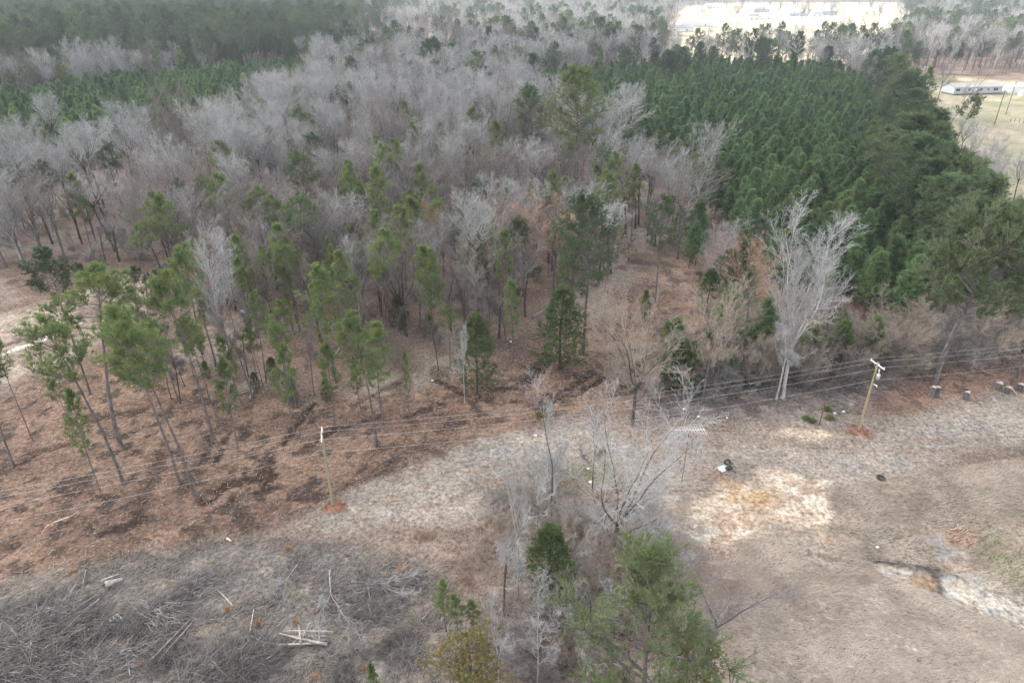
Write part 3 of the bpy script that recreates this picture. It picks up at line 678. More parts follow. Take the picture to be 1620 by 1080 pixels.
# ---- trees one can single out: (kind, template, base px, top py, width factor, label, material overrides)
WH = {'trunk': 'bark_white', 'crown': 'twig_white'}
GYT = {'trunk': 'bark_grey', 'crown': 'twig_tan'}
LG = {'crown': 'needle_light'}
heroes = [
 (TALL, 1, (922, 560), 316, 1.05, 'tall straight pine with a wide crown standing alone behind the wheel ruts', None),
 (BIGP, 1, (1478, 606), 348, .85, 'broad spreading pine with bare lower limbs behind the cut stumps', {'crown': 'needle_tall'}),
 (TALL, 1, (1606, 602), 352, 1.1, 'tall pine at the right edge of the photo beside the fallen log', None),
 (CEDAR, 0, (886, 584), 455, 1.3, 'cone-shaped green cedar just left of the tall lone pine', None),
 (CEDAR, 1, (755, 622), 500, 1.0, 'dark shaggy cedar at the edge of the red dirt, left of the ruts', None),
 (THIN, 1, (812, 575), 448, .9, 'slim pine with pale tufts between the two cedars', LG),
 (TALL, 0, (1036, 480), 318, 1.0, 'dark dense pine right of the tall lone pine', None),
 (YOUNG, 0, (1018, 520), 460, .8, 'little pine on open leaf litter below the dark dense pine', LG),
 (THIN, 2, (308, 782), 515, .9, 'long thin pine nearest the track, rightmost of the leaning-looking row', LG),
 (THIN, 0, (284, 764), 490, 1.0, 'long thin pine just behind the one nearest the track', LG),
 (THIN, 2, (196, 766), 505, 1.0, 'thin pine left of the dug tyre tracks with a high crown', LG),
 (THIN, 1, (160, 780), 625, .8, 'short sparse pine leaning over the left power lines', LG),
 (THIN, 2, (190, 704), 438, 1.35, 'high crowned pine by the pale stream bank with a forked top', LG),
 (TALL, 2, (143, 624), 402, .95, 'bushy pine right above the pale stream bank', None),
 (THIN, 0, (337, 694), 452, 1.2, 'pale green pine in the cleared red dirt with tufts down its stem', LG),
 (THIN, 0, (342, 580), 402, 1.0, 'dark pine left of the forked white tree', None),
 (TALL, 2, (243, 528), 425, 1.0, 'round crowned pine above the stream bank clearing', None),
 (THIN, 0, (321, 562), 400, 1.2, 'thin pine close beside the dark pine left of the forked white tree', None),
 (THIN, 1, (470, 512), 358, 1.2, 'full green pine above the middle of the cleared dirt', None),
 (THIN, 0, (332, 634), 505, .9, 'small stemmed pine below the forked white tree', None),
 (THIN, 1, (378, 714), 575, .9, 'small yellow green pine standing alone in the dirt left of the left power pole', LG),
 (THIN, 1, (467, 695), 552, 1.0, 'light green pine just above the left power pole wires', LG),
 (THIN, 1, (530, 675), 545, 1.0, 'wispy pine between the left power pole and the woods', LG),
 (THIN, 1, (532, 605), 428, 1.4, 'tall pale pine with thick yellow green foliage at the wood edge', LG),
 (THIN, 0, (597, 708), 510, 1.2, 'front pine of the little clump right of the left power pole', LG),
 (THIN, 1, (607, 672), 520, 1.3, 'densest pine of the little clump right of the left power pole', LG),
 (THIN, 1, (572, 655), 570, 1.1, 'lowest pine of the little clump right of the left power pole', LG),
 (THIN, 1, (648, 668), 558, .5, 'needle-thin sapling pine right of the little pine clump', LG),
 (THIN, 1, (690, 560), 402, .8, 'narrow pale pine column in front of the grey woods', LG),
 (THIN, 1, (560, 560), 400, 1.0, 'narrow pine among bare trunks left of the pale column', None),
 (THIN, 0, (610, 540), 368, 1.1, 'thin crowned pine behind the narrow pine column', None),
 (THIN, 1, (668, 480), 318, 1.2, 'dark pine in the middle of the bare woods', None),
 (THIN, 0, (640, 500), 330, 1.1, 'light green pine touching the dark pine in the bare woods', LG),
 (THIN, 1, (795, 425), 290, .9, 'narrow dark pine beside the pale crowned tree', None),
 (THIN, 2, (828, 470), 345, 1.0, 'small topped pine left of the tall lone pine', None),
 (TALL, 0, (1142, 500), 400, 1.2, 'dark little pine left of the reddish tree by the plantation', None),
 (THIN, 0, (455, 620), 480, 1.0, 'slim pine behind the light green pine above the wires', None),
 (THIN, 0, (120, 690), 600, 1.0, 'short bushy pine in the dirt beneath the stream bank', LG),
 (THIN, 2, (23, 738), 560, 1.0, 'thin pine at the left edge of the photo above the wires', None),
 (THIN, 0, (52, 698), 520, .6, 'bare stemmed pine near the left edge beneath the stream bank', None),
 (TALL, 1, (905, 330), 112, 1.15, 'broad tall pine standing above the grey woods beside the plantation corner', LG),
 (TALL, 1, (840, 300), 140, 1.0, 'tall pine half hidden behind bare crowns near the plantation corner', None),
 (BIGP, 0, (1005, 1190), 895, 1.0, 'big green pine at the bottom edge right of centre', {'crown': 'needle_tall'}),
 (CEDAR, 1, (868, 952), 835, 1.15, 'deep green cedar beside the whitish trees near the bottom', None),
 (THIN, 1, (706, 1000), 925, 1.2, 'leftmost of three small pines near the bottom', LG),
 (THIN, 1, (724, 1012), 940, 1.2, 'middle one of three small pines near the bottom', LG),
 (THIN, 1, (750, 1008), 950, 1.2, 'rightmost of three small pines near the bottom', LG),
 (YOUNG, 1, (592, 1092), 1048, .7, 'tiny bright green pine at the bottom edge', LG),
 (BARE, 4, (1238, 630), 385, 1.2, 'big white barked bare tree with a spreading crown at the thicket edge', WH),
 (BARE, 4, (1228, 632), 430, .75, 'second whitish stem growing beside the big white barked tree', WH),
 (BARE, 5, (1000, 672), 505, 1.2, 'bare tree with wide V-shaped branches crossed by the power lines', GYT),
 (BARE, 3, (872, 830), 612, .85, 'slim bare tree with a dark trunk and mistletoe in front of the track', {'trunk': 'bark_grey', 'crown': 'twig_white'}),
 (BARE, 5, (968, 905), 690, 1.2, 'gnarled grey oak with level limbs in front of the orange dirt', {'trunk': 'bark_pine', 'crown': 'twig_white'}),
 (BARE, 3, (797, 972), 738, .85, 'whitish bare tree nearest the cedar near the bottom', {'trunk': 'bark_grey', 'crown': 'twig_white'}),
 (BARE, 3, (820, 950), 722, .55, 'thin pale bare pole tree just behind the whitish tree', WH),
 (BARE, 2, (850, 1090), 948, .8, 'small white bare tree at the bottom centre', WH),
 (BARE, 2, (790, 1100), 985, .9, 'low white bare tree beside the yellow leaved tree', WH),
 (BARE, 2, (1112, 1052), 905, 1.5, 'leaning grey bare tree over the straw field at the bottom', None),
 (BARE, 4, (372, 588), 398, .85, 'forked white tree standing above the cleared red dirt', WH),
 (BARE, 7, (757, 512), 322, 1.05, 'pale ball crowned straight tree in front of the bare woods', {'trunk': 'bark_grey', 'crown': 'twig_white'}),
 (BARE, 0, (437, 542), 410, .8, 'dark stemmed bare tree between the forked white tree and the full green pine', None),
 (BARE, 1, (875, 300), 182, 1.5, 'rusty orange budding bare tree in the grey woods', {'crown': 'twig_red'}),
 (BARE, 5, (955, 300), 165, 1.6, 'huge pale grey bare tree touching the plantation', {'crown': 'twig_white'}),
 (BARE, 1, (910, 365), 235, 1.3, 'spreading grey tree with a dark trunk behind the tall lone pine', {'trunk': 'bark_dark'}),
 (BARE, 1, (990, 370), 225, 1.2, 'wide white twigged tree right of the tall lone pine', {'trunk': 'bark_dark', 'crown': 'twig_white'}),
 (BARE, 4, (1100, 350), 215, 1.1, 'white bare tree against the plantation front', WH),
 (BARE, 2, (1110, 640), 470, .9, 'left slim grey tree of the group above the antenna', GYT),
 (BARE, 2, (1128, 640), 480, .7, 'middle slim grey tree of the group above the antenna', GYT),
 (BARE, 2, (1165, 605), 475, .8, 'right slim grey tree of the group above the antenna', GYT),
 (BARE, 1, (1180, 520), 395, 1.3, 'pinkish bare tree left of the big white barked tree', {'crown': 'twig_red'}),
 (BARE, 4, (740, 300), 190, 1.0, 'white crowned tree deep in the grey woods', WH),
 (BARE, 0, (850, 850), 750, .5, 'slim bare sapling with grey twigs behind the cedar near the bottom', GYT),
 (BARE, 6, (735, 640), 520, .5, 'thin whitish sapling beside the shaggy cedar', WH),
 (BARE, 2, (937, 775), 660, .9, 'bare sapling behind the gnarled oak', None),
 (BARE, 1, (1480, 166), 100, 1.1, 'bare round crowned tree left of the mobile home', {'trunk': 'bark_grey'}),
]
for (K, i, base, topy, sw, lab, mats) in heroes:
    x, y, _ = G(*base); h = height_of(base, topy)
    K.put(x, y, h, lab, None, i, RNG.uniform(0, 6.28), sw, (0, 0), mats); occupied.append((x, y, 2.2))
x, y, _ = G(1502, 198); BARE.put(x, y, 26, 'leaning vine covered bare tree in front of the mobile home', None, 2, 0, .6, (0, R(24)), GYT)
# yellow leaved broadleaf trees
YEL = Kind('yellow_tree', 'leafy tree', [], [])
addT(YEL, cedar(61, 7, 2.2, 1100, .24, 'round', .07, 7, .1, 1.8), 7, 'bark_grey', 'leaf_yellow')
for base, topy, sw, lab in (((748, 1130), 1008, 1.0, 'olive yellow leafy tree at the bottom edge'), ((1085, 1150), 1010, .62, 'brownish yellow tree hugging the right side of the big bottom pine')):
    x, y, _ = G(*base); YEL.put(x, y, height_of(base, topy), lab, None, 0, RNG.random()*6, sw); occupied.append((x, y, 2.))

# ---- scattered woods
C_EDGE = [(-900, 300), (-300, 400), (0, 428), (150, 425), (250, 450), (330, 500), (460, 545), (640, 575), (740, 570), (860, 500), (940, 455), (1010, 400), (1060, 400), (1100, 470), (1090, 560), (1180, 590),
          (1300, 585), (1450, 565), (1620, 545), (2600, 420)]
def edge_y(px): return np.interp(px, [p[0] for p in C_EDGE], [p[1] for p in C_EDGE])
C_PLR = [(845, 118), (1100, 96), (1330, 104), (1395, 150), (1440, 235), (1500, 345), (1580, 430), (1500, 448), (1400, 440), (1240, 405), (1190, 345), (1115, 282), (1005, 214), (905, 178), (850, 155)]
C_PLL = [(-300, 165), (0, 150), (130, 132), (230, 120), (430, 98), (500, 100), (440, 145), (330, 180), (200, 200), (130, 225), (0, 238), (-300, 280)]
C_TPL = [(-600, 6), (600, 10), (610, 42), (430, 60), (200, 74), (0, 92), (-600, 130)]
O_YARD = [(1400, 140), (1470, 118), (1560, 118), (1700, 120), (2600, 200), (2600, 420), (1640, 340), (1560, 300), (1500, 250), (1450, 190)]
O_FIELD = [(1048, 108), (1060, 45), (1082, 9), (1180, 5), (1420, 5), (1440, 55), (1420, 70), (1395, 100)]
O_F2 = [(1590, 62), (1590, 38), (2200, 20), (2200, 60)]
O_F3 = [(-600, 14), (150, 9), (150, 0), (-600, -20)]
O_CL = [(540, 100), (700, 86), (790, 62), (740, 50), (560, 62)]
cand = []
def grid(y0, y1, s, jit=.42):
    y = y0
    while y < y1:
        hw = .76*(y*CP+H*SP)*1.06+12; nxx = int(2*hw/s)
        for i in range(nxx):
            cand.append((-hw+i*s+RNG.uniform(-jit, jit)*s, y+RNG.uniform(-jit, jit)*s, s))
        y += s
# plantation first (tight rows)
young = []; cand = []; grid(60, 520, 4.4, .38); A = np.array(cand)
px, py = P(A[:, 0], A[:, 1], 8.5)
nzz = (fbm(A[:, 0], A[:, 1], 14, 400, 3)-.5)*30
okr = inpoly(px+nzz, py+nzz*.3, C_PLR); okl = inpoly(px+nzz, py+nzz*.3, C_PLL)
for q, o1, o2 in zip(A, okr, okl):
    if (o1 or o2) and RNG.random() > .06: young.append((q[0], q[1], 'R' if o1 else 'L'))
# everything else
cand = []; grid(75, 420, 4.8); grid(420, 800, 8.6); grid(800, 2300, 17)
A = np.array(cand); gpx, gpy = P(A[:, 0], A[:, 1], 0.); p9x, p9y = P(A[:, 0], A[:, 1], 8.5); p22x, p22y = P(A[:, 0], A[:, 1], 21.)
inR = inpoly(p9x, p9y, C_PLR); inL = inpoly(p9x, p9y, C_PLL); tp = inpoly(p22x+(fbm(A[:, 0], A[:, 1], 70, 830, 3)-.5)*330, p22y+(fbm(A[:, 0], A[:, 1], 60, 840, 3)-.5)*16, C_TPL)
openm = inpoly(gpx, gpy, O_YARD) | inpoly(gpx, gpy, O_FIELD) | inpoly(gpx, gpy, O_F2) | inpoly(gpx, gpy, O_F3) | inpoly(gpx, gpy, O_CL)
nn_ = fbm(A[:, 0], A[:, 1], 60, 700, 3)
ojx = gpx+(fbm(A[:, 0], A[:, 1], 90, 810, 3)-.5)*50*(A[:, 1] > 450); ojy = gpy+(fbm(A[:, 0], A[:, 1], 90, 820, 3)-.5)*22*(A[:, 1] > 450)
openj = inpoly(gpx, gpy, O_YARD) | inpoly(ojx, ojy, O_FIELD) | inpoly(ojx, ojy, O_F2) | inpoly(ojx, ojy, O_F3) | inpoly(ojx, ojy, O_CL)
below = gpy > edge_y(gpx)
p14x, p14y = P(A[:, 0], A[:, 1], 14.); hid = inpoly(p14x, p14y, C_PLR) | inpoly(p14x, p14y, C_PLL)
bank = polydist(A[:, 0], A[:, 1], Z_BANK) > -2
bares, talls, shrubs, cedars = [], [], [], []
occ = np.array(occupied)
def free(x, y): return ((occ[:, 0]-x)**2+(occ[:, 1]-y)**2).min() > 4.5
for j in range(len(A)):
    x, y, s = A[j]; r1 = RNG.random()
    if openj[j] or below[j] or bank[j]: continue
    big = 1.0 if y < 800 else 1.25
    if tp[j]:
        if y < 430 and r1 < .62: continue
        r1 = RNG.random()
        (talls if r1 < .86 else bares).append((x, y, RNG.uniform(17, 25)*big if r1 < .86 else RNG.uniform(13, 18)*big, 'far')); continue
    if inR[j] or inL[j]: continue
    X, Y = gpx[j], gpy[j]
    if y < 420 and not free(x, y): continue
    if hid[j] and RNG.random() > .04: continue
    if X > 1380 and Y < 135:                      # lit woods behind the house
        pr = .85 if nn_[j] > .44 else .35
        (talls if r1 < pr else bares).append((x, y, RNG.uniform(13, 19)*big, 'far')); continue
    if y > 470:                                   # far side
        pr = .72 if nn_[j] > .50 else .22
        if y > 800: pr = .55 if nn_[j] > .48 else .2
        (talls if r1 < pr else bares).append((x, y, RNG.uniform(14, 20)*big, 'far')); continue
    if X > 1080 and Y > 380:                      # thicket in front of the plantation
        if r1 < .45: shrubs.append((x, y, RNG.uniform(4, 7)))
        elif r1 < .62: bares.append((x, y, RNG.uniform(8, 12), 'near'))
        elif r1 < .74: cedars.append((x, y, RNG.uniform(5, 8)))
        elif r1 < .9: young.append((x, y, 'E'))
        continue
    if X > 1330 and Y > 150:                      # rough strip around the yard
        if r1 < .04: talls.append((x, y, RNG.uniform(15, 21), 'near'))
        elif r1 < .4: bares.append((x, y, RNG.uniform(8, 12), 'near'))
        continue
    edge = edge_y(X)-Y
    if edge < 60 and r1 < .15: continue
    r2 = RNG.random(); pp_ = .09 if Y > 180 else .12
    if X < 620 and Y < 190: pp_ = .22
    if r2 < pp_: talls.append((x, y, RNG.uniform(14, 20), 'near'))
    elif r2 < pp_+.03: cedars.append((x, y, RNG.uniform(4, 7)))
    elif r2 < .90: bares.append((x, y, RNG.uniform(11, 17.5) if RNG.random() > .25 else RNG.uniform(7, 11), 'near'))
    else: shrubs.append((x, y, RNG.uniform(3, 6)))
slim = []
PB = wp([(60, 470), (250, 490), (460, 560), (640, 600), (720, 590), (840, 530), (960, 470), (1010, 420), (860, 400), (600, 380), (200, 400)])
PW = wp([(0, 640), (120, 620), (420, 660), (520, 700), (560, 640), (300, 540), (100, 600)])
for poly, n_ in ((PB, 150), (PW, 26)):
    xa = [p[0] for p in poly]; ya_ = [p[1] for p in poly]
    while n_ > 0:
        x, y = RNG.uniform(min(xa), max(xa)), RNG.uniform(min(ya_), max(ya_))
        if polydist(np.array([x]), np.array([y]), poly)[0] < 0 or not free(x, y): continue
        n_ -= 1; slim.append((x, y))
# rows of tall pines along the plantation edges (top px)
for tx, ty, hh in ((1408, 78, 24), (1425, 92, 22), (1395, 100, 21), (1440, 120, 23), (1420, 130, 21), (1455, 150, 21), (1438, 165, 22), (1470, 182, 22), (1450, 190, 22), (1480, 205, 20), (1462, 225, 21), (1500, 245, 20), (1478, 262, 19),
                   (1535, 262, 19), (1515, 290, 18), (1560, 285, 18), (1545, 315, 18), (1575, 330, 17), (1405, 205, 19), (1430, 215, 20), (1110, 66, 19), (1130, 72, 18), (1145, 62, 19), (1165, 70, 18), (1190, 72, 19), (1210, 58, 23), (1222, 64, 22), (1262, 75, 18), (1290, 70, 17),
                   (1312, 72, 18), (1328, 64, 19), (1345, 62, 19), (1362, 66, 19), (1380, 64, 20), (1385, 78, 19), (975, 60, 20), (985, 66, 20), (990, 78, 18), (958, 70, 18), (878, 70, 22), (690, 62, 24), (683, 68, 22), (750, 64, 20), (605, 60, 20), (575, 65, 22), (555, 62, 20), (1080, 78, 18), (1060, 85, 18),
                   (820, 80, 20), (840, 90, 20), (735, 100, 18), (650, 100, 18)):
    x, y, _ = G(tx, ty, hh); talls.append((x, y, hh, 'row'))
def dist(a): return math.hypot(a[0], a[1])
young.sort(key=dist); bares.sort(key=dist); talls.sort(key=dist); cedars.sort(key=dist); shrubs.sort(key=dist)
NB = 215; NT = 235; NY = 285
def vis(a): 
    u, v = P(a[0], a[1], 6.); return -60 < u < 1680
def split(lst, n):
    a = [q for q in lst if vis(q)]; rest = [q for q in lst if not vis(q)]; return a[:n], a[n:]+rest
ya, yb = split(young, NY)
for q in ya: YOUNG.put(q[0], q[1], RNG.uniform(8, 12), 'bushy young pine in the close planted rows at the front of the green plantation', 'young pines in the front rows of the plantation', RNG.randrange(4), RNG.random()*6.28, RNG.uniform(.95, 1.2))
gn_scatter('pine_plantation', [(q[0], q[1], 0) for q in yb], [RNG.randrange(4) for q in yb], [RNG.random()*6.28 for q in yb], [RNG.uniform(.8, 1.25) for q in yb], YOUNG.t, 'dense dark green plantation of young pines reaching back behind its front rows', 'plantation')
ba, bb = split(bares, NB)
for q in ba:
    r1 = RNG.random(); i = RNG.choice([0, 0, 1, 1, 2, 3, 3, 5, 7]); m_ = None; u_, v_ = P(q[0], q[1], 0.); sd_ = 'left' if u_ < 400 else 'middle' if u_ < 760 else 'right'; lab = 'grey leafless hardwood tree crowded in the near %s part of the bare woods' % sd_; g = 'grey leafless trees in the near bare woods'
    if r1 < .08: i = 4; m_ = WH; lab = 'whitish leafless tree scattered among greyer ones in the near %s bare woods' % sd_; g = 'whitish leafless trees in the near bare woods'
    elif r1 < .17: m_ = {'crown': 'twig_red'}; lab = 'reddish twigged leafless tree among grey ones in the near bare woods'; g = 'reddish leafless trees in the near bare woods'
    BARE.put(q[0], q[1], q[2], lab, g, i, RNG.random()*6.28, RNG.uniform(1.05, 1.5), (RNG.gauss(0, .03), RNG.gauss(0, .03)), m_)
BI = [0, 0, 0, 1, 1, 1, 2, 3, 3, 5, 5, 7]
pick = [RNG.choice(BI) for q in bb]
for x, y in slim:
    a = RNG.random(); u_, v_ = P(x, y, 0.); sd_ = 'left' if u_ < 420 else 'middle' if u_ < 700 else 'right'
    if a < .42: THIN.put(x, y, RNG.uniform(8, 15), 'slim pine among bare saplings along the %s part of the wood edge' % sd_, 'slim pines along the wood edge', RNG.randrange(3), RNG.random()*6, RNG.uniform(.75, 1.05), (RNG.gauss(0, .03), RNG.gauss(0, .03)), LG if a < .30 else None)
    elif a < .52: CEDAR.put(x, y, RNG.uniform(2.5, 5), 'small bushy evergreen among saplings along the %s part of the wood edge' % sd_, 'small evergreens along the wood edge', RNG.randrange(2), RNG.random()*6, 1.1)
    else: SLIM.put(x, y, RNG.uniform(7, 14), 'slim leafless sapling along the %s part of the wood edge' % sd_, 'slim leafless saplings along the wood edge', RNG.randrange(2), RNG.random()*6, RNG.uniform(.7, 1.1), (RNG.gauss(0, .05), RNG.gauss(0, .05)))
gn_scatter('bare_woodland', [(q[0], q[1], 0) for q in bb], pick, [RNG.random()*6.28 for q in bb], [q[2]/BARE.h[i]*1.15 for q, i in zip(bb, pick)], BARE.t, 'hazy grey mass of leafless woodland farther back', 'woodland')
ta, tb = split(talls, NT)
for q in ta:
    lab, g = {'near': ('dark green pine rising singly out of the bare woods or rough edges', 'single pines in and around the bare woods'), 'row': ('tall dark pine in the edge row along the far or right side of the plantation', 'tall pines edging the plantation'),
              'far': ('tall round topped pine in the nearer part of the back forest', 'tall pines of the back forest')}[q[3]]
    u_, v_ = P(q[0], q[1], 0.)
    if q[3] == 'near': lab = 'dark green pine rising singly out of the %s bare woods' % ('far left' if u_ < 400 and v_ < 250 else 'near left' if u_ < 400 else 'far middle' if v_ < 250 and u_ < 800 else 'near middle' if u_ < 800 else 'right hand')
    if q[3] == 'row': lab = 'tall dark pine in the row along the %s edge of the plantation' % ('right' if u_ > 1385 else 'far' if u_ > 900 else 'far left')
    (THIN if q[3] == 'near' else TALL).put(q[0], q[1], q[2], lab, g, RNG.choice([0, 1, 3, 3] if q[3] != 'near' else [0, 1, 2]), RNG.random()*6.28, RNG.uniform(1.0, 1.2) if q[3] == 'near' else RNG.uniform(1.2, 1.5))
pick = [RNG.choice([0, 1, 3, 3]) for q in tb]
gn_scatter('pine_forest', [(q[0], q[1], 0) for q in tb], pick, [RNG.random()*6.28 for q in tb], [q[2]/TALL.h[i]*1.12 for q, i in zip(tb, pick)], TALL.t, 'distant pine forest fading into pale haze', 'forest')
for q in cedars[:90]: CEDAR.put(q[0], q[1], q[2], 'small dark evergreen growing under the bare or thicket trees', 'small evergreens under the trees', RNG.randrange(2), RNG.random()*6.28, RNG.uniform(.9, 1.3))
for q in shrubs[:150]: SHRUB.put(q[0], q[1], q[2], 'leafless brown undergrowth shrub at the woods or thicket edge', 'undergrowth shrubs in the woods', RNG.randrange(3), RNG.random()*6.28, RNG.uniform(.9, 1.3))
# thicket line behind the right power pole
for k in range(62):
    u = RNG.uniform(1015, 1640); v = np.interp(u, [1015, 1200, 1460, 1640], [650, 622, 596, 572])-RNG.uniform(0, 55); x, y, _ = G(u, v)
    SHRUB.put(x, y, RNG.uniform(3.5, 7.5), 'tangled leafless brush in the thicket behind the power pole', 'brush in the thicket behind the power pole', RNG.randrange(3), RNG.random()*6.28, RNG.uniform(.8, 1.2))
for k in range(44):
    u = RNG.choice([RNG.uniform(1055, 1215), RNG.uniform(1055, 1215), RNG.uniform(1260, 1440)]); v = np.interp(u, [1015, 1200, 1460, 1640], [640, 612, 585, 565])-RNG.uniform(5, 60); x, y, _ = G(u, v)
    (YOUNG if k % 3 else CEDAR).put(x, y, RNG.uniform(3.5, 8), 'evergreen sapling growing inside the thicket behind the power pole', 'evergreens inside the thicket', RNG.randrange(2), RNG.random()*6.28, RNG.uniform(1., 1.5), (0, 0), LG if k % 2 and k % 3 else None)
# brush around the gnarled oak and the bottom trees
for k in range(34):
    u = RNG.uniform(880, 1060); v = RNG.uniform(850, 1060)
    if 930 < u < 1070 and v > 980: continue
    x, y, _ = G(u, v)
    SHRUB.put(x, y, RNG.uniform(2.5, 5.0), 'whitish leafless brush below the gnarled oak', 'brush below the gnarled oak', RNG.randrange(2), RNG.random()*6.28, RNG.uniform(.9, 1.3), (0, 0), {'crown': 'twig_tan' if k % 3 else 'twig_white'})
for k in range(26):
    u = RNG.uniform(760, 900); v = RNG.uniform(750, 900); x, y, _ = G(u, v)
    SHRUB.put(x, y, RNG.uniform(1.2, 2.8), 'low pale scrub in front of the slim mistletoe tree', 'low scrub in front of the track', 1, RNG.random()*6.28, RNG.uniform(1, 1.4), (0, 0), {'crown': 'twig_white' if k % 2 else 'twig_tan'})
for k in range(14):
    u = RNG.uniform(760, 930); v = RNG.uniform(960, 1110); x, y, _ = G(u, v)
    SHRUB.put(x, y, RNG.uniform(1.5, 3), 'brown leafless bush between the bottom centre trees', 'bushes between the bottom centre trees', 1, RNG.random()*6.28, RNG.uniform(1, 1.4))
# grey slash mounds at the lower left
SL = [(30, 1010), (60, 1045), (110, 1020), (10, 1060), (150, 1060), (90, 985), (140, 985), (210, 1060), (240, 985), (270, 965), (290, 940), (320, 930), (220, 1010), (60, 960), (330, 1070), (360, 1055), (390, 1065), (300, 1075),
      (560, 935), (620, 925), (590, 975), (20, 985), (180, 1010), (410, 1040), (640, 1040), (600, 1020), (540, 1050), (250, 1040), (0, 1020), (45, 1075), (130, 1085)]
HEAP = Kind('brush_heap', 'brush heap', [], [])
def heap(seed, Lh=3.2, Wh=1.3, n=460):
    r = random.Random(seed); k = Skel(seed)
    for i in range(n):
        x0 = r.gauss(0, Lh*.38); y0 = r.gauss(0, Wh*.42); zz = .85*math.exp(-(x0/Lh)**2*1.6-(y0/Wh)**2*1.6)*r.random()**.6
        th = r.gauss(0, .75); ln = r.uniform(.5, 2.2); up = r.gauss(.12, .25); rr = r.choice([.010, .012, .012, .015, .026]); p = (x0, y0, max(0, zz)); d = nrm((math.cos(th)*r.choice((1, 1, -1)), math.sin(th), up))
        for q_ in range(4):
            e = (p[0]+d[0]*ln/4, p[1]+d[1]*ln/4, max(.0, p[2]+d[2]*ln/4)); k.seg(1 if rr > .02 else 2, p, e, rr*(1-.2*q_), rr*(1-.2*(q_+1))); p = e
            d = nrm((d[0]+r.gauss(0, .1), d[1]+r.gauss(0, .12), d[2]-.16))
    return k, None
def addH(sd, **kw):
    k, _ = heap(sd, **kw); root = empty('brush_heap', (0, 0, 0), '', 'brush heap')
    V, F = k.mesh([1, 2], {1: 5, 2: 3}); new_obj('brush', V, F, M['twig_slash'], root)
    HEAP.t.append(root); HEAP.h.append(1.0); HEAP.used.append(False)
M['twig_slash'] = mat('slash_twigs', [(.09, .082, .08), (.30, .28, .27)], 1.5, rnd=.4)
addH(201); addH(202, Lh=2.4, Wh=1.6, n=420); addH(203, Lh=4.2, Wh=1.1, n=520)
for u, v in SL:
    for q_ in range(RNG.choice((1, 1, 2))):
        x, y, _ = G(u+RNG.gauss(0, 14), v+RNG.gauss(0, 8))
        HEAP.put(x, y, RNG.uniform(.7, 1.35), 'tangled heap of grey brown branches on the cut over ground at the lower left', 'brush heaps at the lower left', RNG.randrange(3), RNG.gauss(.75, .7), RNG.uniform(.7, 1.15))

for u, v, hh, sw_ in ((40, 1035, 1.45, 1.2), (95, 1055, 1.4, 1.2), (20, 1075, 1.5, 1.2), (120, 1010, 1.3, 1.1), (330, 1068, 1.4, 1.0), (380, 1060, 1.3, .9), (250, 975, 1.3, 1.0), (600, 935, 1.4, 1.0), (580, 965, 1.2, .9), (70, 985, 1.4, 1.0), (190, 1045, 1.2, 1.1)):
    x, y, _ = G(u, v); HEAP.put(x, y, hh, 'high tangled heap of dark grey branches at the lower left', 'high brush heaps at the lower left', RNG.randrange(3), RNG.gauss(.6, .5), sw_)
# ---------------------------------------------------------------- loose wood on the ground
rs = np.random.default_rng(5)
def logs(name, pa, pb, r, m, label, cat='log', group=None, bend=.15, z0=0., n=7, twigs=0):
    """a fallen log, branch or pole between two photo points"""
    a = gp(*pa); b_ = gp(*pb); mb = MB(); pts = []; rad = []
    dx, dy = b_[0]-a[0], b_[1]-a[1]; Ld = math.hypot(dx, dy); nx_, ny_ = -dy/(Ld+1e-6), dx/(Ld+1e-6)
    ph = RNG.uniform(0, 6)
    for i in range(n):
        t_ = i/(n-1); o_ = math.sin(t_*3.1+ph)*bend*Ld*.25
        xx = a[0]+dx*t_+nx_*o_; yy = a[1]+dy*t_+ny_*o_; pts.append((xx, yy, gz(xx, yy)+r*.8+z0+.30)); rad.append(r*(1-.55*t_))
    mb.tube(pts, rad, 7)
    o = mb.build(name, M[m], None, True); ox, oy, oz = pts[0]
    o.data.transform(__import__('mathutils').Matrix.Translation((-ox, -oy, -oz))); o.location = (ox, oy, oz)
    tag(o, label, cat, group)
    for k in range(twigs):
        q = pts[1+k % (n-2)]; e = (q[0]-ox+RNG.gauss(0, .9), q[1]-oy+RNG.gauss(0, .9), q[2]-oz+RNG.uniform(.1, .9)); s = (q[0]-ox, q[1]-oy, q[2]-oz)
        md = tuple((s[i]+e[i])/2+RNG.gauss(0, .12) for i in range(3)); MB().tube([s, md, e], [r*.5, r*.35, r*.15], 5).build('branch', M[m], o, True)
    return o
logs('fallen_log', (170, 932), (197, 922), .34, 'wood_pale', 'thick short silvery log on top of the left stick pile', bend=.0)
logs('fallen_log', (162, 924), (192, 912), .13, 'wood_pale', 'thin pale log behind the thick silvery log', bend=.05)
logs('fallen_log', (50, 1018), (160, 942), .12, 'wood_old', 'long dark pole running under the left stick pile', bend=.03)
logs('fallen_log', (102, 1008), (158, 952), .11, 'wood_pale', 'upper pale pole of the left stick pile', bend=.04)
logs('fallen_log', (98, 1010), (150, 960), .13, 'wood_old', 'thick grey pole in the middle of the left stick pile', bend=.02, z0=.1)
logs('fallen_log', (0, 978), (70, 950), .10, 'wood_old', 'dark pole at the left edge beneath the track', bend=.02)
logs('fallen_log', (0, 970), (60, 935), .08, 'wood_old', 'thinner grey pole above the dark one at the left edge', bend=.05)
logs('fallen_log', (242, 1050), (318, 968), .11, 'wood_old', 'left pole of the long narrow pole pair below centre left', bend=.02)
logs('fallen_log', (254, 1051), (305, 990), .10, 'wood_old', 'right pole of the long narrow pole pair below centre left', bend=.02)
logs('fallen_log', (371, 962), (335, 932), .06, 'wood_pale', 'pale crooked stick lying right of the brush mound', bend=.15)
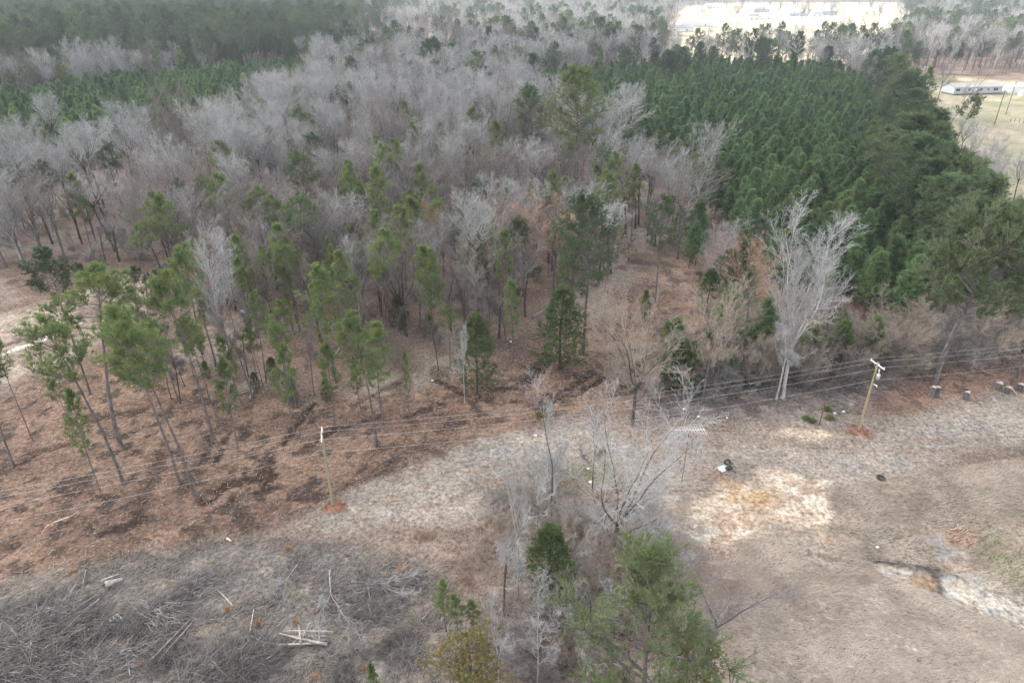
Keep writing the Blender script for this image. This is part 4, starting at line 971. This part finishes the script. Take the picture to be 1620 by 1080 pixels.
logs('fallen_log', (40, 1079), (115, 1052), .10, 'wood_pale', 'pale bent pole at the bottom left corner', bend=.1)
logs('fallen_log', (208, 1072), (206, 1040), .06, 'wood_pale', 'short upright looking white stick near the bottom left', bend=.1)
logs('fallen_log', (394, 1020), (402, 968), .09, 'wood_pale', 'white branch left of the fallen dead tree', bend=.04)
logs('fallen_log', (438, 998), (455, 978), .08, 'wood_old', 'short grey stick left of the fallen dead tree', bend=.0)
logs('fallen_log', (520, 1025), (442, 1010), .14, 'wood_pale', 'thick white forked log below the fallen dead tree', bend=.12, z0=.2, twigs=3)
logs('fallen_log', (500, 1028), (402, 1003), .12, 'wood_pale', 'long bowed white branch under the fallen dead tree', bend=.5, twigs=3)
logs('fallen_log', (528, 1008), (450, 1006), .09, 'wood_pale', 'straight pale stick across the small log pile', bend=.02, z0=.3)
logs('fallen_log', (525, 1014), (460, 1012), .10, 'wood_old', 'dark stick in the middle of the small log pile', bend=.02, z0=.15)
logs('fallen_log', (522, 1018), (465, 1020), .10, 'wood_old', 'dark stick at the bottom of the small log pile', bend=.04)
logs('fallen_log', (478, 1026), (475, 998), .11, 'wood_pale', 'pale chunk standing across the small log pile', bend=.0, z0=.3)
logs('fallen_log', (520, 1046), (570, 1026), .07, 'wood_old', 'dark branch below the small log pile', bend=.2)
logs('fallen_log', (668, 985), (680, 970), .07, 'wood_old', 'short stick left of the three small pines', bend=.0)
logs('fallen_log', (634, 970), (642, 920), .06, 'wood_old', 'thin dark branch between the brush and the small pines', bend=.2)
logs('fallen_log', (565, 920), (630, 888), .06, 'wood_old', 'long thin stick above the fallen dead tree', bend=.06)
logs('fallen_log', (86, 833), (110, 821), .09, 'wood_cut', 'pale freshly peeled branch in the red dirt at the left', bend=.3, twigs=2)
logs('fallen_log', (360, 855), (367, 860), .12, 'wood_cut', 'small pale wood slab beside the track', bend=0)
logs('fallen_log', (440, 525), (475, 528), .14, 'wood_old', 'fallen grey log under the trees in the dark woods', bend=.05)
logs('fallen_log', (515, 583), (540, 552), .14, 'wood_pale', 'pale fallen trunk in the woods above the cleared dirt', bend=.02)
logs('fallen_log', (842, 505), (870, 488), .16, 'wood_old', 'dead grey log behind the slim pine', bend=.05)
logs('fallen_log', (395, 635), (408, 608), .14, 'wood_old', 'dark log above the wires in the cleared dirt', bend=.05)
logs('fallen_log', (1576, 548), (1592, 562), .55, 'wood_cut', 'large broken log at the right edge under the trees', bend=0)
logs('fallen_log', (1583, 560), (1612, 562), .40, 'wood_old', 'dark hollow log lying against the large broken log', bend=0)
logs('fallen_log', (1306, 980), (1325, 983), .05, 'wood_pale', 'small white stick out on the straw field', bend=.1)
logs('fallen_log', (1258, 632), (1268, 624), .06, 'wood_old', 'grey stick below the big white barked tree', bend=.0)
logs('fallen_log', (20, 850), (80, 838), .05, 'wood_old', 'thin stick along the red dirt at the left edge', bend=.2)
logs('fallen_log', (140, 905), (122, 965), .07, 'wood_old', 'dark slanting branch left of the thick silvery log', bend=.1)
# plank frame junk
pf = empty('broken_pallet', gp(186, 985), 'broken white plank frame lying among the sticks', 'pallet', rz=.9)
for k in range(3): MB().box((.35*k-.35, 0, .25), (.14, 1.3, .04)).build('slat', M['white_paint'], pf)
MB().box((0, .5, .2), (1.1, .1, .06)).build('rail', M['wood_old'], pf); MB().box((0, -.5, .2), (1.1, .1, .06)).build('rail', M['wood_old'], pf)
# fallen dead tree
DEAD = Kind('dead_tree', 'dead tree', [], [])
addT(DEAD, bare(71, 9, .35, 2, 20, 1.1, .10, dens=.8, twig=.018, trop=.0, wob=.12), 9, 'wood_pale', 'twig_white')
x, y, _ = gp(523, 912); o = DEAD.put(x, y, 8.0, 'fallen silvery dead tree with drooping branches on the small log pile', None, 0, 0, .8); o.rotation_euler = (R(84), 0, R(12)); o.location = (x, y, .6)
x, y, _ = gp(470, 900); o = DEAD.put(x, y, 5, 'second fallen dead tree top left of the silvery one', None, 0, 1, .8); o.rotation_euler = (R(82), 0, R(-14)); o.location = (x, y, .45)
x, y, _ = gp(560, 925); o = DEAD.put(x, y, 6.5, 'fallen dead tree top pointing right above the log pile', None, 0, 1, .9); o.rotation_euler = (R(83), 0, R(75)); o.location = (x, y, .45)
# sticks and chips as ground cover
def scatter_poly(poly, n, rs):
    xs_ = [p[0] for p in poly]; ys_ = [p[1] for p in poly]; x = rs.uniform(min(xs_), max(xs_), n*3); y = rs.uniform(min(ys_), max(ys_), n*3)
    ok = (polydist(x, y, poly) > 0) & (y > 22); return x[ok][:n], y[ok][:n]
def sticks(name, polys, m, lo, hi, rr, label, cat, aniso=None, zoff=.03, flat=False):
    X = []; Y = []
    for poly, n in polys:
        a, b_ = scatter_poly(poly, n, rs); X.append(a); Y.append(b_)
    X = np.concatenate(X); Y = np.concatenate(Y); n = len(X)
    ln = rs.uniform(lo, hi, n)*rs.uniform(.4, 1, n); th = rs.uniform(0, 3.1416, n) if aniso is None else rs.normal(aniso, .45, n)
    Z = gheight(X, Y)+zoff; P0 = np.stack([X-np.cos(th)*ln/2, Y-np.sin(th)*ln/2, Z+rs.uniform(0, .10, n)], 1); P1 = np.stack([X+np.cos(th)*ln/2, Y+np.sin(th)*ln/2, Z+rs.uniform(0, .10, n)], 1)
    r_ = rs.uniform(rr*.5, rr, n); V, F = tubes(P0, P1, r_, r_*.5, 3); o = new_obj(name, V, F, M[m]); return tag(o, label, cat, None, 'stuff')
Z_WOODNEAR = wp([(-60, 470), (250, 480), (460, 480), (860, 440), (1080, 420), (1090, 560), (860, 570), (640, 620), (470, 640), (240, 560), (0, 620)])
sticks('wood_chips', [(Z_DIRT, 9000), (Z_TRACK, 7000), (Z_WOODNEAR, 3500), (Z_REDR, 700), (Z_SHADE, 700)], 'chips', .15, .7, .030, 'pale splinters and chips strewn over the dirt', 'wood chips')
sticks('fallen_twigs', [(Z_SLASH, 9000), (Z_DIRT, 1500), (Z_WOODNEAR, 3000), (Z_MOTT, 600)], 'wood_old', .4, 2.6, .028, 'grey dead sticks strewn over the cut over ground', 'dead twigs', aniso=.75)
sticks('pale_twigs', [(Z_SLASH, 1400), (Z_PALE, 300)], 'wood_pale', .3, 1.8, .022, 'bleached sticks strewn over the cut over ground', 'dead twigs')
def blades(name, polys, m, lo, hi, wd, label, cat, wind, wj=.5, up=.6, clump=None):
    X = []; Y = []
    for poly, n in polys:
        a, b_ = scatter_poly(poly, n, rs); X.append(a); Y.append(b_)
    X = np.concatenate(X); Y = np.concatenate(Y)
    if clump:
        k = clump; X = np.repeat(X, k)+rs.normal(0, .10, len(X)*k); Y = np.repeat(Y, k)+rs.normal(0, .10, len(Y)*k)
    kp = polydist(X, Y, Z_SAND)+(fbm(X, Y, 5, 66, 4)-.5)*12 < rs.uniform(-1.5, .8, len(X)); kp &= polydist(X, Y, Z_POOL) < -.2; X = X[kp]; Y = Y[kp]
    n = len(X); ln = rs.uniform(lo, hi, n); th = wind+rs.normal(0, wj, n)+(fbm(X, Y, 7, 123, 2)-.5)*2.2
    d = np.stack([np.cos(th), np.sin(th), np.full(n, up)*rs.uniform(.2, 1.6, n)], 1); d /= np.linalg.norm(d, axis=1, keepdims=True)
    s = np.stack([-np.sin(th), np.cos(th), np.zeros(n)], 1); B = np.stack([X, Y, gheight(X, Y)-.02], 1)
    V = np.stack([B-s*wd, B+s*wd, B+d*ln[:, None]], 1).reshape(-1, 3); o = new_obj(name, V, np.arange(n*3).reshape(-1, 3), M[m]); return tag(o, label, cat, None, 'stuff')
blades('dry_grass', [(Z_STRAW, 90000), (Z_MOTT, 30000), (wp([(1010, 860), (1320, 845), (1440, 900), (1300, 940), (1100, 980), (1060, 1200), (980, 1200)]), 30000), (wp([(1300, 770), (1640, 720), (1640, 830), (1440, 820), (1330, 850)]), 12000), (Z_MOSS, 1500)], 'straw', .25, .6, .022, 'combed pinkish straw grass covering the field', 'dry grass', -.25)
blades('dead_weeds', [(Z_SLASH, 26000), (wp([(560, 850), (820, 790), (1000, 900), (1080, 1200), (700, 1200)]), 12000)], 'twig_tan', .2, .6, .014, 'thin brown dead weeds over the cut over ground', 'dead weeds', .6, 1.5, .8)
blades('green_weeds', [(Z_MOSS, 3500), (Z_GREEN, 2500)], 'moss', .08, .22, .02, 'low green weeds on damp ground', 'weeds', 0, 3, .8)
GT = Kind('grass_tuft', 'grass tuft', [], [])
def tuft_obj():
    o = []; 
    pos = [(RNG.gauss(0, .12), RNG.gauss(0, .12), 0) for _ in range(24)]; V, F = needles(pos, [(0, 0, 1)]*24, [.55]*24, np.random.default_rng(3), 8, .03, 1.0)
    V[:, 2] = np.abs(V[:, 2]); return new_obj('grass_tuft', V, F, M['straw_orange'])
t0 = tuft_obj(); first = True
for u, v in ((90, 957), (240, 1010), (186, 1022), (345, 1030), (348, 907), (408, 988), (470, 985), (640, 942), (635, 905), (455, 870), (550, 880), (605, 982), (115, 905), (700, 1025), (692, 1035), (360, 965), (270, 1075), (500, 1072), (575, 1060), (225, 1052)):
    o = t0 if first else t0.copy()
    if not first: COL.objects.link(o)
    first = False; x, y, z_ = gp(u, v); o.location = (x, y, z_); s = RNG.uniform(.6, 1.4); o.scale = (s, s, s); o.rotation_euler = (0, 0, RNG.random()*6)
    tag(o, 'small orange brown bunch of dry grass on the cut over ground', 'grass tuft', 'orange grass bunches on the cut over ground')
# dead leaves under the woods
XL, YL = scatter_poly(Z_WOODNEAR, 16000, rs); n = len(XL); th = rs.uniform(0, 6.28, n); sz = rs.uniform(.05, .13, n)
B = np.stack([XL, YL, gheight(XL, YL)+.03], 1); d1 = np.stack([np.cos(th), np.sin(th), rs.uniform(-.1, .5, n)], 1)*sz[:, None]; d2 = np.stack([-np.sin(th), np.cos(th), rs.uniform(-.1, .5, n)], 1)*sz[:, None]*.7
o = new_obj('leaf_litter', np.stack([B-d1, B-d2, B+d1, B+d2], 1).reshape(-1, 3), np.arange(n*4).reshape(-1, 4), M['litter']); tag(o, 'brown dead leaves on the floor of the woods', 'leaf litter', None, 'stuff')

# ---------------------------------------------------------------- power line
PL, PR = gp(527, 801), gp(1358, 681)
lv = np.array(PR)-np.array(PL); lv[2] = 0; ld = lv/np.linalg.norm(lv); perp = np.array((-ld[1], ld[0], 0))
def catenary(mb, a, b_, sag, r=.014, n=26):
    pts = []
    for i in range(n+1):
        t_ = i/n; q = np.array(a)*(1-t_)+np.array(b_)*t_; q[2] -= 4*sag*t_*(1-t_); pts.append(q)
    mb.tube(pts, r, 5)
def upole(loc, ht, m, label, name='utility_pole', arm=True, armdir=None, gear=False, r=.15):
    root = empty(name, loc, label, 'utility pole')
    n = 10; MB().tube([(0, 0, -.5+(ht+.5)*i/n) for i in range(n+1)], [r*(1-.30*i/n) for i in range(n+1)], 12).build('pole', M[m], root, True)
    if arm:
        a = armdir; mb = MB(); mb.box((0, 0, 0), (2.4, .10, .12)); o = mb.build('crossarm', M['white_paint'], root); o.location = (0, 0, ht-.25); o.rotation_euler = (0, 0, math.atan2(a[1], a[0]))
        for s in (-1.1, -.25, 1.1):
            q = MB(); q.tube([(s, 0, .06), (s, 0, .16), (s, 0, .18), (s, 0, .24)], [.03, .03, .07, .05], 8).build('insulator', M['white_paint'], o)
        MB().tube([(0, -.12, ht-.9), (a[0]*.7, a[1]*.7-.1, ht-.32)], .025, 5).build('brace', M['grey_metal'], root)
    if gear:
        MB().tube([(.32, -.25, ht-2.15), (.32, -.25, ht-2.1), (.32, -.25, ht-1.45), (.32, -.25, ht-1.4)], [.16, .22, .22, .12], 12).build('transformer', M['grey_metal'], root, True)
        MB().tube([(.32, -.25, ht-1.42), (.32, -.25, ht-1.36), (.32, -.25, ht-1.2)], [.03, .06, .03], 8).build('bushing', M['white_paint'], root)
        MB().box((.28, -.2, ht-.95), (.12, .12, .35)).build('cutout_fuse', M['white_paint'], root)
        MB().tube([(.1, -.1, ht-2.9), (.45, -.3, ht-3.0), (.5, -.3, ht-3.25)], [.04, .09, .05], 8).build('bracket', M['white_paint'], root)
    return root
HL = height_of((527, 801), 684); HR = height_of((1358, 681), 574)
upole(PL, HL, 'pole_green', 'greenish wooden power pole at the left with a white crossarm', armdir=perp)
upole(PR, HR, 'pole_wood', 'yellowish wooden power pole at the right carrying a transformer', armdir=perp, gear=True)
NXT = np.array(PR)+lv*.95+perp*1.0; PRV = np.array(PL)-lv*.95-perp*5.5
upole(tuple(NXT), HR, 'pole_wood', 'next power pole of the line beyond the right edge', armdir=perp)
upole(tuple(PRV), HL, 'pole_wood', 'next power pole of the line beyond the left edge', armdir=perp)
heads = [np.array(PRV)+(0, 0, HL), np.array(PL)+(0, 0, HL), np.array(PR)+(0, 0, HR), NXT+(0, 0, HR)]
for nm, off, dz, sg, rr in (('behind', 1.1, 0, 1.0, .008), ('beside', .25, 0, 1.05, .008), ('in front of', -1.1, 0, 1.1, .008), ('below', -.15, -2.3, 1.2, .009)):
    mb = MB()
    for i in range(3): catenary(mb, heads[i]+perp*off+(0, 0, dz), heads[i+1]+perp*off+(0, 0, dz), sg, rr)
    lab = {'behind': 'power line wire on the back end of the crossarms', 'beside': 'power line wire next to the pole tops', 'in front of': 'power line wire on the front end of the crossarms',
           'below': 'neutral wire strung below the crossarms', 'lowest': 'lowest wire strung along the power poles'}[nm]
    tag(mb.build('power_line', M['wire']), lab, 'wire')
# far poles by the house
for base, topy, lab in (((1573, 197), 142, 'left of the two far wooden poles by the mobile home'), ((1591, 181), 129, 'right of the two far wooden poles by the mobile home')):
    q = gp(*base); rt = upole(q, height_of(base, topy), 'wood_old', lab, arm=False, r=.22)
    MB().box((.3, 0, height_of(base, topy)-.8), (.7, .4, .6)).build('transformer', M['grey_metal'], rt)
# antenna
b0 = gp(1078, 765); ha = height_of((1078, 765), 680); an = empty('antenna', b0, 'tall thin mast carrying a long white television antenna', 'antenna', rz=R(3))
MB().tube([(0, 0, -.3), (.02, 0, ha*.5), (0, 0, ha)], .045, 7).build('mast', M['rust'], an, True)
bo = MB().box((0, 0, 0), (3.7, .06, .06)).build('boom', M['alu'], an); bo.location = (-.15, 0, ha); bo.rotation_euler = (0, R(2), 0)
for k in range(13):
    xk = -1.8+k*.295; lk = .5+1.5*(k/12)**1.4; q = MB().tube([(xk, -lk/2, .04), (xk, lk/2, .04)], .016, 5).build('element', M['alu'], bo)
# junk near the antenna
def tyre(px, py, R_, label, tilt=0, rz=0):
    root = empty('old_tyre', gp(px, py), label, 'tyre'); root.rotation_euler = (tilt, 0, rz); root.location.z += .12
    mb = MB(); prof = [(.55, -.10), (.62, -.12), (.95, -.12), (1.0, -.08), (1.0, .08), (.95, .12), (.62, .12), (.55, .10)]; n = 24; m_ = len(prof); V = []; F_ = []
    for i in range(n):
        a = 2*math.pi*i/n
        for (rr, zz) in prof: V.append((math.cos(a)*rr*R_, math.sin(a)*rr*R_, zz))
    for i in range(n):
        for k in range(m_):
            F_.append((i*m_+k, ((i+1) % n)*m_+k, ((i+1) % n)*m_+(k+1) % m_, i*m_+(k+1) % m_))
    mb.add(V, F_); mb.build('tread', M['rubber'], root, True)
    return root
t_ = tyre(1393, 757, .46, 'old black tyre lying alone on the dry grass', .1); MB().tube([(math.cos(a)*.24, math.sin(a)*.24, .02) for a in [i*.5236 for i in range(13)]], .04, 5).build('bead', M['rubber'], t_, True)
tyre(1151, 733, .42, 'old black tyre propped behind the grey metal sheet', R(35), 0)
q = gp(1143, 744); ms = MB()
ms.add([(-.7, .1, .35), (.2, .35, .55), (.7, -.1, .25), (-.2, -.5, .08), (-.7, .1, .32), (.2, .35, .52), (.7, -.1, .22), (-.2, -.5, .05)], [(0, 3, 2, 1), (4, 5, 6, 7), (0, 1, 5, 4), (1, 2, 6, 5), (2, 3, 7, 6), (3, 0, 4, 7)])
o = ms.build('metal_sheet', M['grey_metal']); o.location = q; tag(o, 'bent grey metal sheet leaning on the old tyre', 'metal sheet')
q = gp(1152, 743); o = MB().box((0, 0, .2), (.9, .5, .36), .4).build('plastic_tub', M['rubber']); bv = o.modifiers.new('b', 'BEVEL'); bv.width = .08; o.location = q; tag(o, 'black plastic tub under the bent metal sheet', 'tub')
o = MB().tube([(0, 0, .1), (.35, .1, .35), (.45, -.35, .15)], .035, 6).build('bent_pipe', M['plastic_white'], None, True); o.location = gp(1130, 744); tag(o, 'white bent pipe left of the metal sheet', 'pipe')
# blue barrel, white bin, posts under the oak
q = gp(917, 828); br_ = empty('blue_drum', q, 'blue plastic drum under the gnarled oak', 'drum')
MB().tube([(0, 0, 0), (0, 0, .1), (0, 0, .35), (0, 0, .6), (0, 0, .68)], [.24, .29, .31, .29, .22], 14).build('drum_body', M['plastic_blue'], br_, True); MB().tube([(0, 0, .68), (0, 0, .72)], .12, 10).build('lid', M['plastic_white'], br_)
q = gp(904, 824); o = MB().box((0, 0, .4), (.55, .45, .8), .3).build('white_cabinet', M['plastic_white']); o.modifiers.new('b', 'BEVEL').width = .06; o.location = q; o.rotation_euler = (R(18), 0, 0); tag(o, 'discarded white cabinet tilted beside the blue drum', 'cabinet')
for u, v, h_, lab in ((896, 812, 1.7, 'left leaning fence post by the white cabinet'), (928, 822, 1.9, 'thick dark post right of the blue drum'), (920, 806, 1.3, 'thin short post behind the blue drum')):
    o = MB().tube([(0, 0, -.2), (.03, 0, h_*.5), (.05, .03, h_)], [.09, .08, .07], 7).build('wooden_post', M['bark_dark'], None, True); o.location = gp(u, v); tag(o, lab, 'post')
ring = MB().tube([(math.cos(a)*.34, math.sin(a)*.34, .05) for a in [i*.3927 for i in range(17)]], .07, 7).build('white_ring', M['plastic_white'], None, True); ring.location = gp(861, 812); tag(ring, 'white ring shaped junk left of the slim mistletoe tree', 'ring')
# mistletoe
mis = cedar(81, .9, .5, 140, .16, 'round', .06, 7, .01, 2.0); q = gp(872, 830); o = new_obj('mistletoe', mis[1][0], mis[1][1], M['leaf_yellow']); hm = height_of((872, 830), 665); o.location = (q[0]-1.5, q[1], hm); tag(o, 'yellow green mistletoe ball up in the slim bare tree', 'mistletoe')
# white scraps
for k, (u, v, s, lab) in enumerate(((847, 690, .28, 'white bag scrap on the track behind the slim tree'), (902, 744, .2, 'white scrap on the green weeds'), (931, 742, .25, 'pale lid on the green weeds'), (934, 763, .35, 'white cloth by the oak sapling'), (1082, 648, .3, 'white lump near the antenna'),
                                     (1105, 660, .25, 'crumpled pale scrap right of the white lump'), (1150, 661, .2, 'flat pale scrap above the track'), (1334, 652, .3, 'rounded pale rock right of the rusty stake'), (1320, 655, .25, 'white scrap beside the rusty stake'), (1388, 866, .25, 'white scrap in the mottled grass'),
                                     (386, 495, .75, 'large white rock left in the dark woods'), (397, 499, .5, 'smaller white rock right of the large one in the woods'), (808, 541, .3, 'white pail sized scrap by the slim pine'), (684, 603, .25, 'white scrap left of the shaggy cedar'), (270, 461, .35, 'white patch of stone above the stream bank'))):
    s *= .72; rr = random.Random(k); mb = MB(); V = []; n1, n2 = 7, 10
    for i in range(n1+1):
        for j in range(n2):
            a = math.pi*i/n1; b_ = 2*math.pi*j/n2; r_ = s*(.8+.4*rr.random()); V.append((math.sin(a)*math.cos(b_)*r_, math.sin(a)*math.sin(b_)*r_*.8, (math.cos(a)*r_+s*.4)*.55))
    F_ = [(i*n2+j, i*n2+(j+1) % n2, (i+1)*n2+(j+1) % n2, (i+1)*n2+j) for i in range(n1) for j in range(n2)]
    nm = 'rock' if 'rock' in lab or 'stone' in lab else 'scrap'
    o = mb.add(V, F_).build(nm, M['stone' if nm == 'rock' else 'plastic_white'], None, True); o.location = gp(u, v); tag(o, lab, nm)
# rusty stake and weed heap
o = MB().tube([(0, 0, -.2), (.02, 0, 1.6), (-.03, 0, 3.6)], .07, 7).build('rusty_stake', M['rust'], None, True); o.location = gp(1296, 672); tag(o, 'tall rusty stake left of the right power pole', 'stake')
for k, (u, v) in enumerate(((1275, 664), (1285, 668), (1308, 649), (1312, 663))):
    x, y, _ = G(u, v); CEDAR.put(x, y, .55, 'low green weed clump around the rusty stake', 'weed clumps around the rusty stake', 1, k, 4.5, (0, 0), {'crown': 'moss'}, 'weed_clump')['category'] = 'weed clump'
# stumps
def stump(u, v, h_, r_, lab, twin=False):
    root = empty('tree_stump', gp(u, v), lab, 'stump')
    for s in ((-.3, .3) if twin else (0,)):
        n = 14; V = []; F_ = []; lv_ = [(0, 1.5), (.15, 1.15), (.5, 1.), (1, .92)]
        for (t1, f) in lv_:
            for i in range(n):
                a = 2*math.pi*i/n; w_ = 1+.14*math.sin(3*a+s*5)+.08*math.sin(7*a); V.append((s+math.cos(a)*r_*f*w_, math.sin(a)*r_*f*w_, h_*t1-(.1 if t1 == 0 else 0)+(.06*math.sin(2*a) if t1 == 1 else 0)))
        for j in range(3):
            for i in range(n): F_.append((j*n+i, j*n+(i+1) % n, (j+1)*n+(i+1) % n, (j+1)*n+i))
        MB().add(V, F_).build('bark', M['bark_grey'], root, True)
        c = MB(); c.add([V[3*n+i] for i in range(n)], [tuple(range(n))]).build('cut_face', M['wood_pale'], root)
stump(1476, 628, 1.5, .34, 'tall double stump below the broad spreading pine', True)
stump(1527, 632, 1.1, .36, 'pointed grey stump right of the double stump')
stump(1578, 616, 1.0, .48, 'wide flat topped stump near the right edge')
stump(1592, 622, .9, .38, 'small stump beside a pale branch near the right edge')
stump(1612, 618, 1.0, .4, 'stump at the very right edge of the photo')
logs('fallen_log', (1598, 617), (1608, 628), .08, 'wood_cut', 'pale branch beside the small stump near the right edge', bend=.1)

# ---------------------------------------------------------------- buildings
def gable(mb_w, x, y, L_, W_, hw): return None
def house(name, loc, L_, W_, hw, hr, mw, mroof, label, rz=0, wins=(), door=None, skirt=False, cat='house'):
    root = empty(name, loc, label, cat, rz=rz)
    z0 = .7 if skirt else 0
    mb = MB(); x, y = L_/2, W_/2
    V = [(-x, -y, z0), (x, -y, z0), (x, y, z0), (-x, y, z0), (-x, -y, hw), (x, -y, hw), (x, y, hw), (-x, y, hw), (-x, 0, hr), (x, 0, hr)]
    mb.add(V, [(0, 1, 5, 4), (2, 3, 7, 6), (3, 0, 4, 8, 7), (1, 2, 6, 9, 5), (3, 2, 1, 0)]); mb.build('wall', M[mw], root)
    if skirt: MB().box((0, 0, z0/2), (L_-.1, W_-.1, z0-.01)).build('skirting', M['skirt'], root)
    ov = .35; k_ = (hr-hw)/y; e = hw-k_*ov; th = .14; Vr = []
    for dz in (.03, th):
        Vr += [(-x-ov, -y-ov, e+dz), (x+ov, -y-ov, e+dz), (x+ov, 0, hr+dz), (-x-ov, 0, hr+dz), (x+ov, y+ov, e+dz), (-x-ov, y+ov, e+dz)]
    MB().add(Vr, [(0, 3, 2, 1), (3, 5, 4, 2), (6, 7, 8, 9), (9, 8, 10, 11), (0, 1, 7, 6), (5, 11, 10, 4), (0, 6, 9, 3), (3, 9, 11, 5), (1, 2, 8, 7), (2, 4, 10, 8)]).build('roof', M[mroof], root)
    for wx, ww, wh in wins:
        f = MB().box((wx, -y-.03, z0+1.65), (ww+.25, .08, wh+.25)).build('window', M['white_paint'], root)
        MB().box((wx-ww/4, -y-.08, z0+1.65), (ww/2-.08, .04, wh)).build('pane', M['glass'], f); MB().box((wx+ww/4, -y-.08, z0+1.65), (ww/2-.08, .04, wh)).build('pane', M['glass'], f)
    if door is not None:
        d_ = MB().box((door, -y-.03, z0+1.05), (1.0, .08, 2.1)).build('door', M['white_paint'], root); MB().box((door+.35, -y-.09, z0+1.05), (.08, .05, .08)).build('handle', M['grey_metal'], d_)
    return root
hx, hy, hz = gp(1543, 150)
hm_ = house('mobile_home', (hx, hy+4, hz), 26, 8.5, 3.5, 4.9, 'siding', 'roof_pink', 'long low grey mobile home with white windows in the yard', R(9), [(-11, 2.4, 1.3), (-5, 1.6, 1.3), (1.5, 1.8, 1.2), (5.2, 1.2, 1.2), (9.5, 2.6, 1.4)], -1.5, True)
MB().box((-1.5, -5.4, .35), (4.5, 2.2, .7)).build('porch', M['wood_old'], hm_)
hx2, hy2, hz2 = gp(1606, 149); house('shed', (hx2, hy2+3, hz2), 8, 6, 3.2, 4.4, 'siding_white', 'roof_white', 'small white shed right of the mobile home', R(9), [], 1.0, False, 'shed')
o = house('parked_trailer', gp(1618, 152), 4, 2.2, 2.0, 2.3, 'siding_white', 'roof_white', 'little white trailer beside the shed', R(9), [(0, 1.0, .6)], None, False, 'trailer')
for k, (u, v) in enumerate(((1598, 193), (1605, 193), (1612, 194), (1619, 195))):
    o = MB().tube([(0, 0, -.1), (0, 0, 1.3)], .13, 6).build('fence_post', M['wood_old']); o.location = gp(u, v); tag(o, 'short grey fence post in the grass below the far poles', 'fence post', 'fence posts in the yard')
for u, v, L_, W_, h_, mw, mr, rz, lab in ((1100, 42, 40, 12, 5, 'siding_white', 'roof_white', 5, 'long white shed at the left of the far pale field'), (1075, 50, 26, 10, 4, 'siding_white', 'roof_grey', 0, 'low grey roofed shed at the left edge of the far field'), (1190, 32, 14, 10, 5, 'siding_white', 'roof_grey', 10, 'small grey roofed house left in the far hamlet'),
                                          (1205, 31, 28, 12, 5, 'siding_white', 'roof_white', 5, 'bright white barn in the far hamlet'), (1203, 20, 26, 12, 5, 'siding', 'roof_grey', 0, 'long grey house behind the white barn'), (1262, 26, 30, 12, 4, 'siding', 'roof_grey', 0, 'dark low house in the middle of the far field edge'), (1290, 27, 16, 10, 4, 'siding_white', 'roof_grey', 8, 'little white house right of the dark low house'),
                                          (1308, 24, 22, 12, 6, 'siding', 'roof_white', 0, 'pale roofed house at the right of the far hamlet'), (1128, 14, 30, 12, 6, 'siding_white', 'roof_white', 0, 'farthest white building beyond the field')):
    q = G(u, v); house('farm_building', (q[0], q[1], 0), L_, W_, h_, h_+2.5, mw, mr, lab, R(rz), [(-L_/4, 1.6, 1.3), (L_/4, 1.6, 1.3)], 0, False, 'building')
for k in range(46):      # trees of the far hamlet
    u = RNG.uniform(1085, 1430); v = RNG.uniform(6, 20) if k < 26 else (np.interp(u, [1085, 1430], [34, 24])+RNG.uniform(-3, 3)); x, y, _ = G(u, v)
    BARE.put(x, y, RNG.uniform(12, 22), 'faint leafless tree around the far hamlet beyond the pale field', 'faint trees around the far hamlet', RNG.choice([0, 1, 5]), k, 1.2)
for k, (u, v) in enumerate(((1335, 62), (1362, 60), (1380, 62), (1402, 68))):
    x, y, _ = G(u, v); BARE.put(x, y, 22, 'bare tree sticking up alone at the near side of the far pale field', 'lone trees at the near side of the far field', k % 3, k, .9)

# ---------------------------------------------------------------- haze
bb_ = MB().box((0, 4300, 27.0), (11800, 9300, 62.0)); hz_ = bb_.build('haze', None); tag(hz_, 'pale blue haze filling the air over the woods', None, None, 'stuff')
m = bpy.data.materials.new('haze_air'); m.use_nodes = True; t = m.node_tree; t.nodes.clear(); pv = t.nodes.new('ShaderNodeVolumePrincipled'); o_ = t.nodes.new('ShaderNodeOutputMaterial')
pv.inputs['Color'].default_value = (.78, .89, 1.0, 1); pv.inputs['Density'].default_value = HAZE; pv.inputs['Anisotropy'].default_value = .35
t.links.new(pv.outputs[0], o_.inputs['Volume']); hz_.data.materials.append(m)
for K in (BARE, TALL, YOUNG, THIN, CEDAR, SHRUB, HEAP, BIGP, SLIM):
    for i, u_ in enumerate(K.used): 
        if not u_: print('UNUSED', K.name, i)
print('young', len(young), 'bare', len(bares), 'tall', len(talls), 'cedar', len(cedars), 'shrub', len(shrubs))
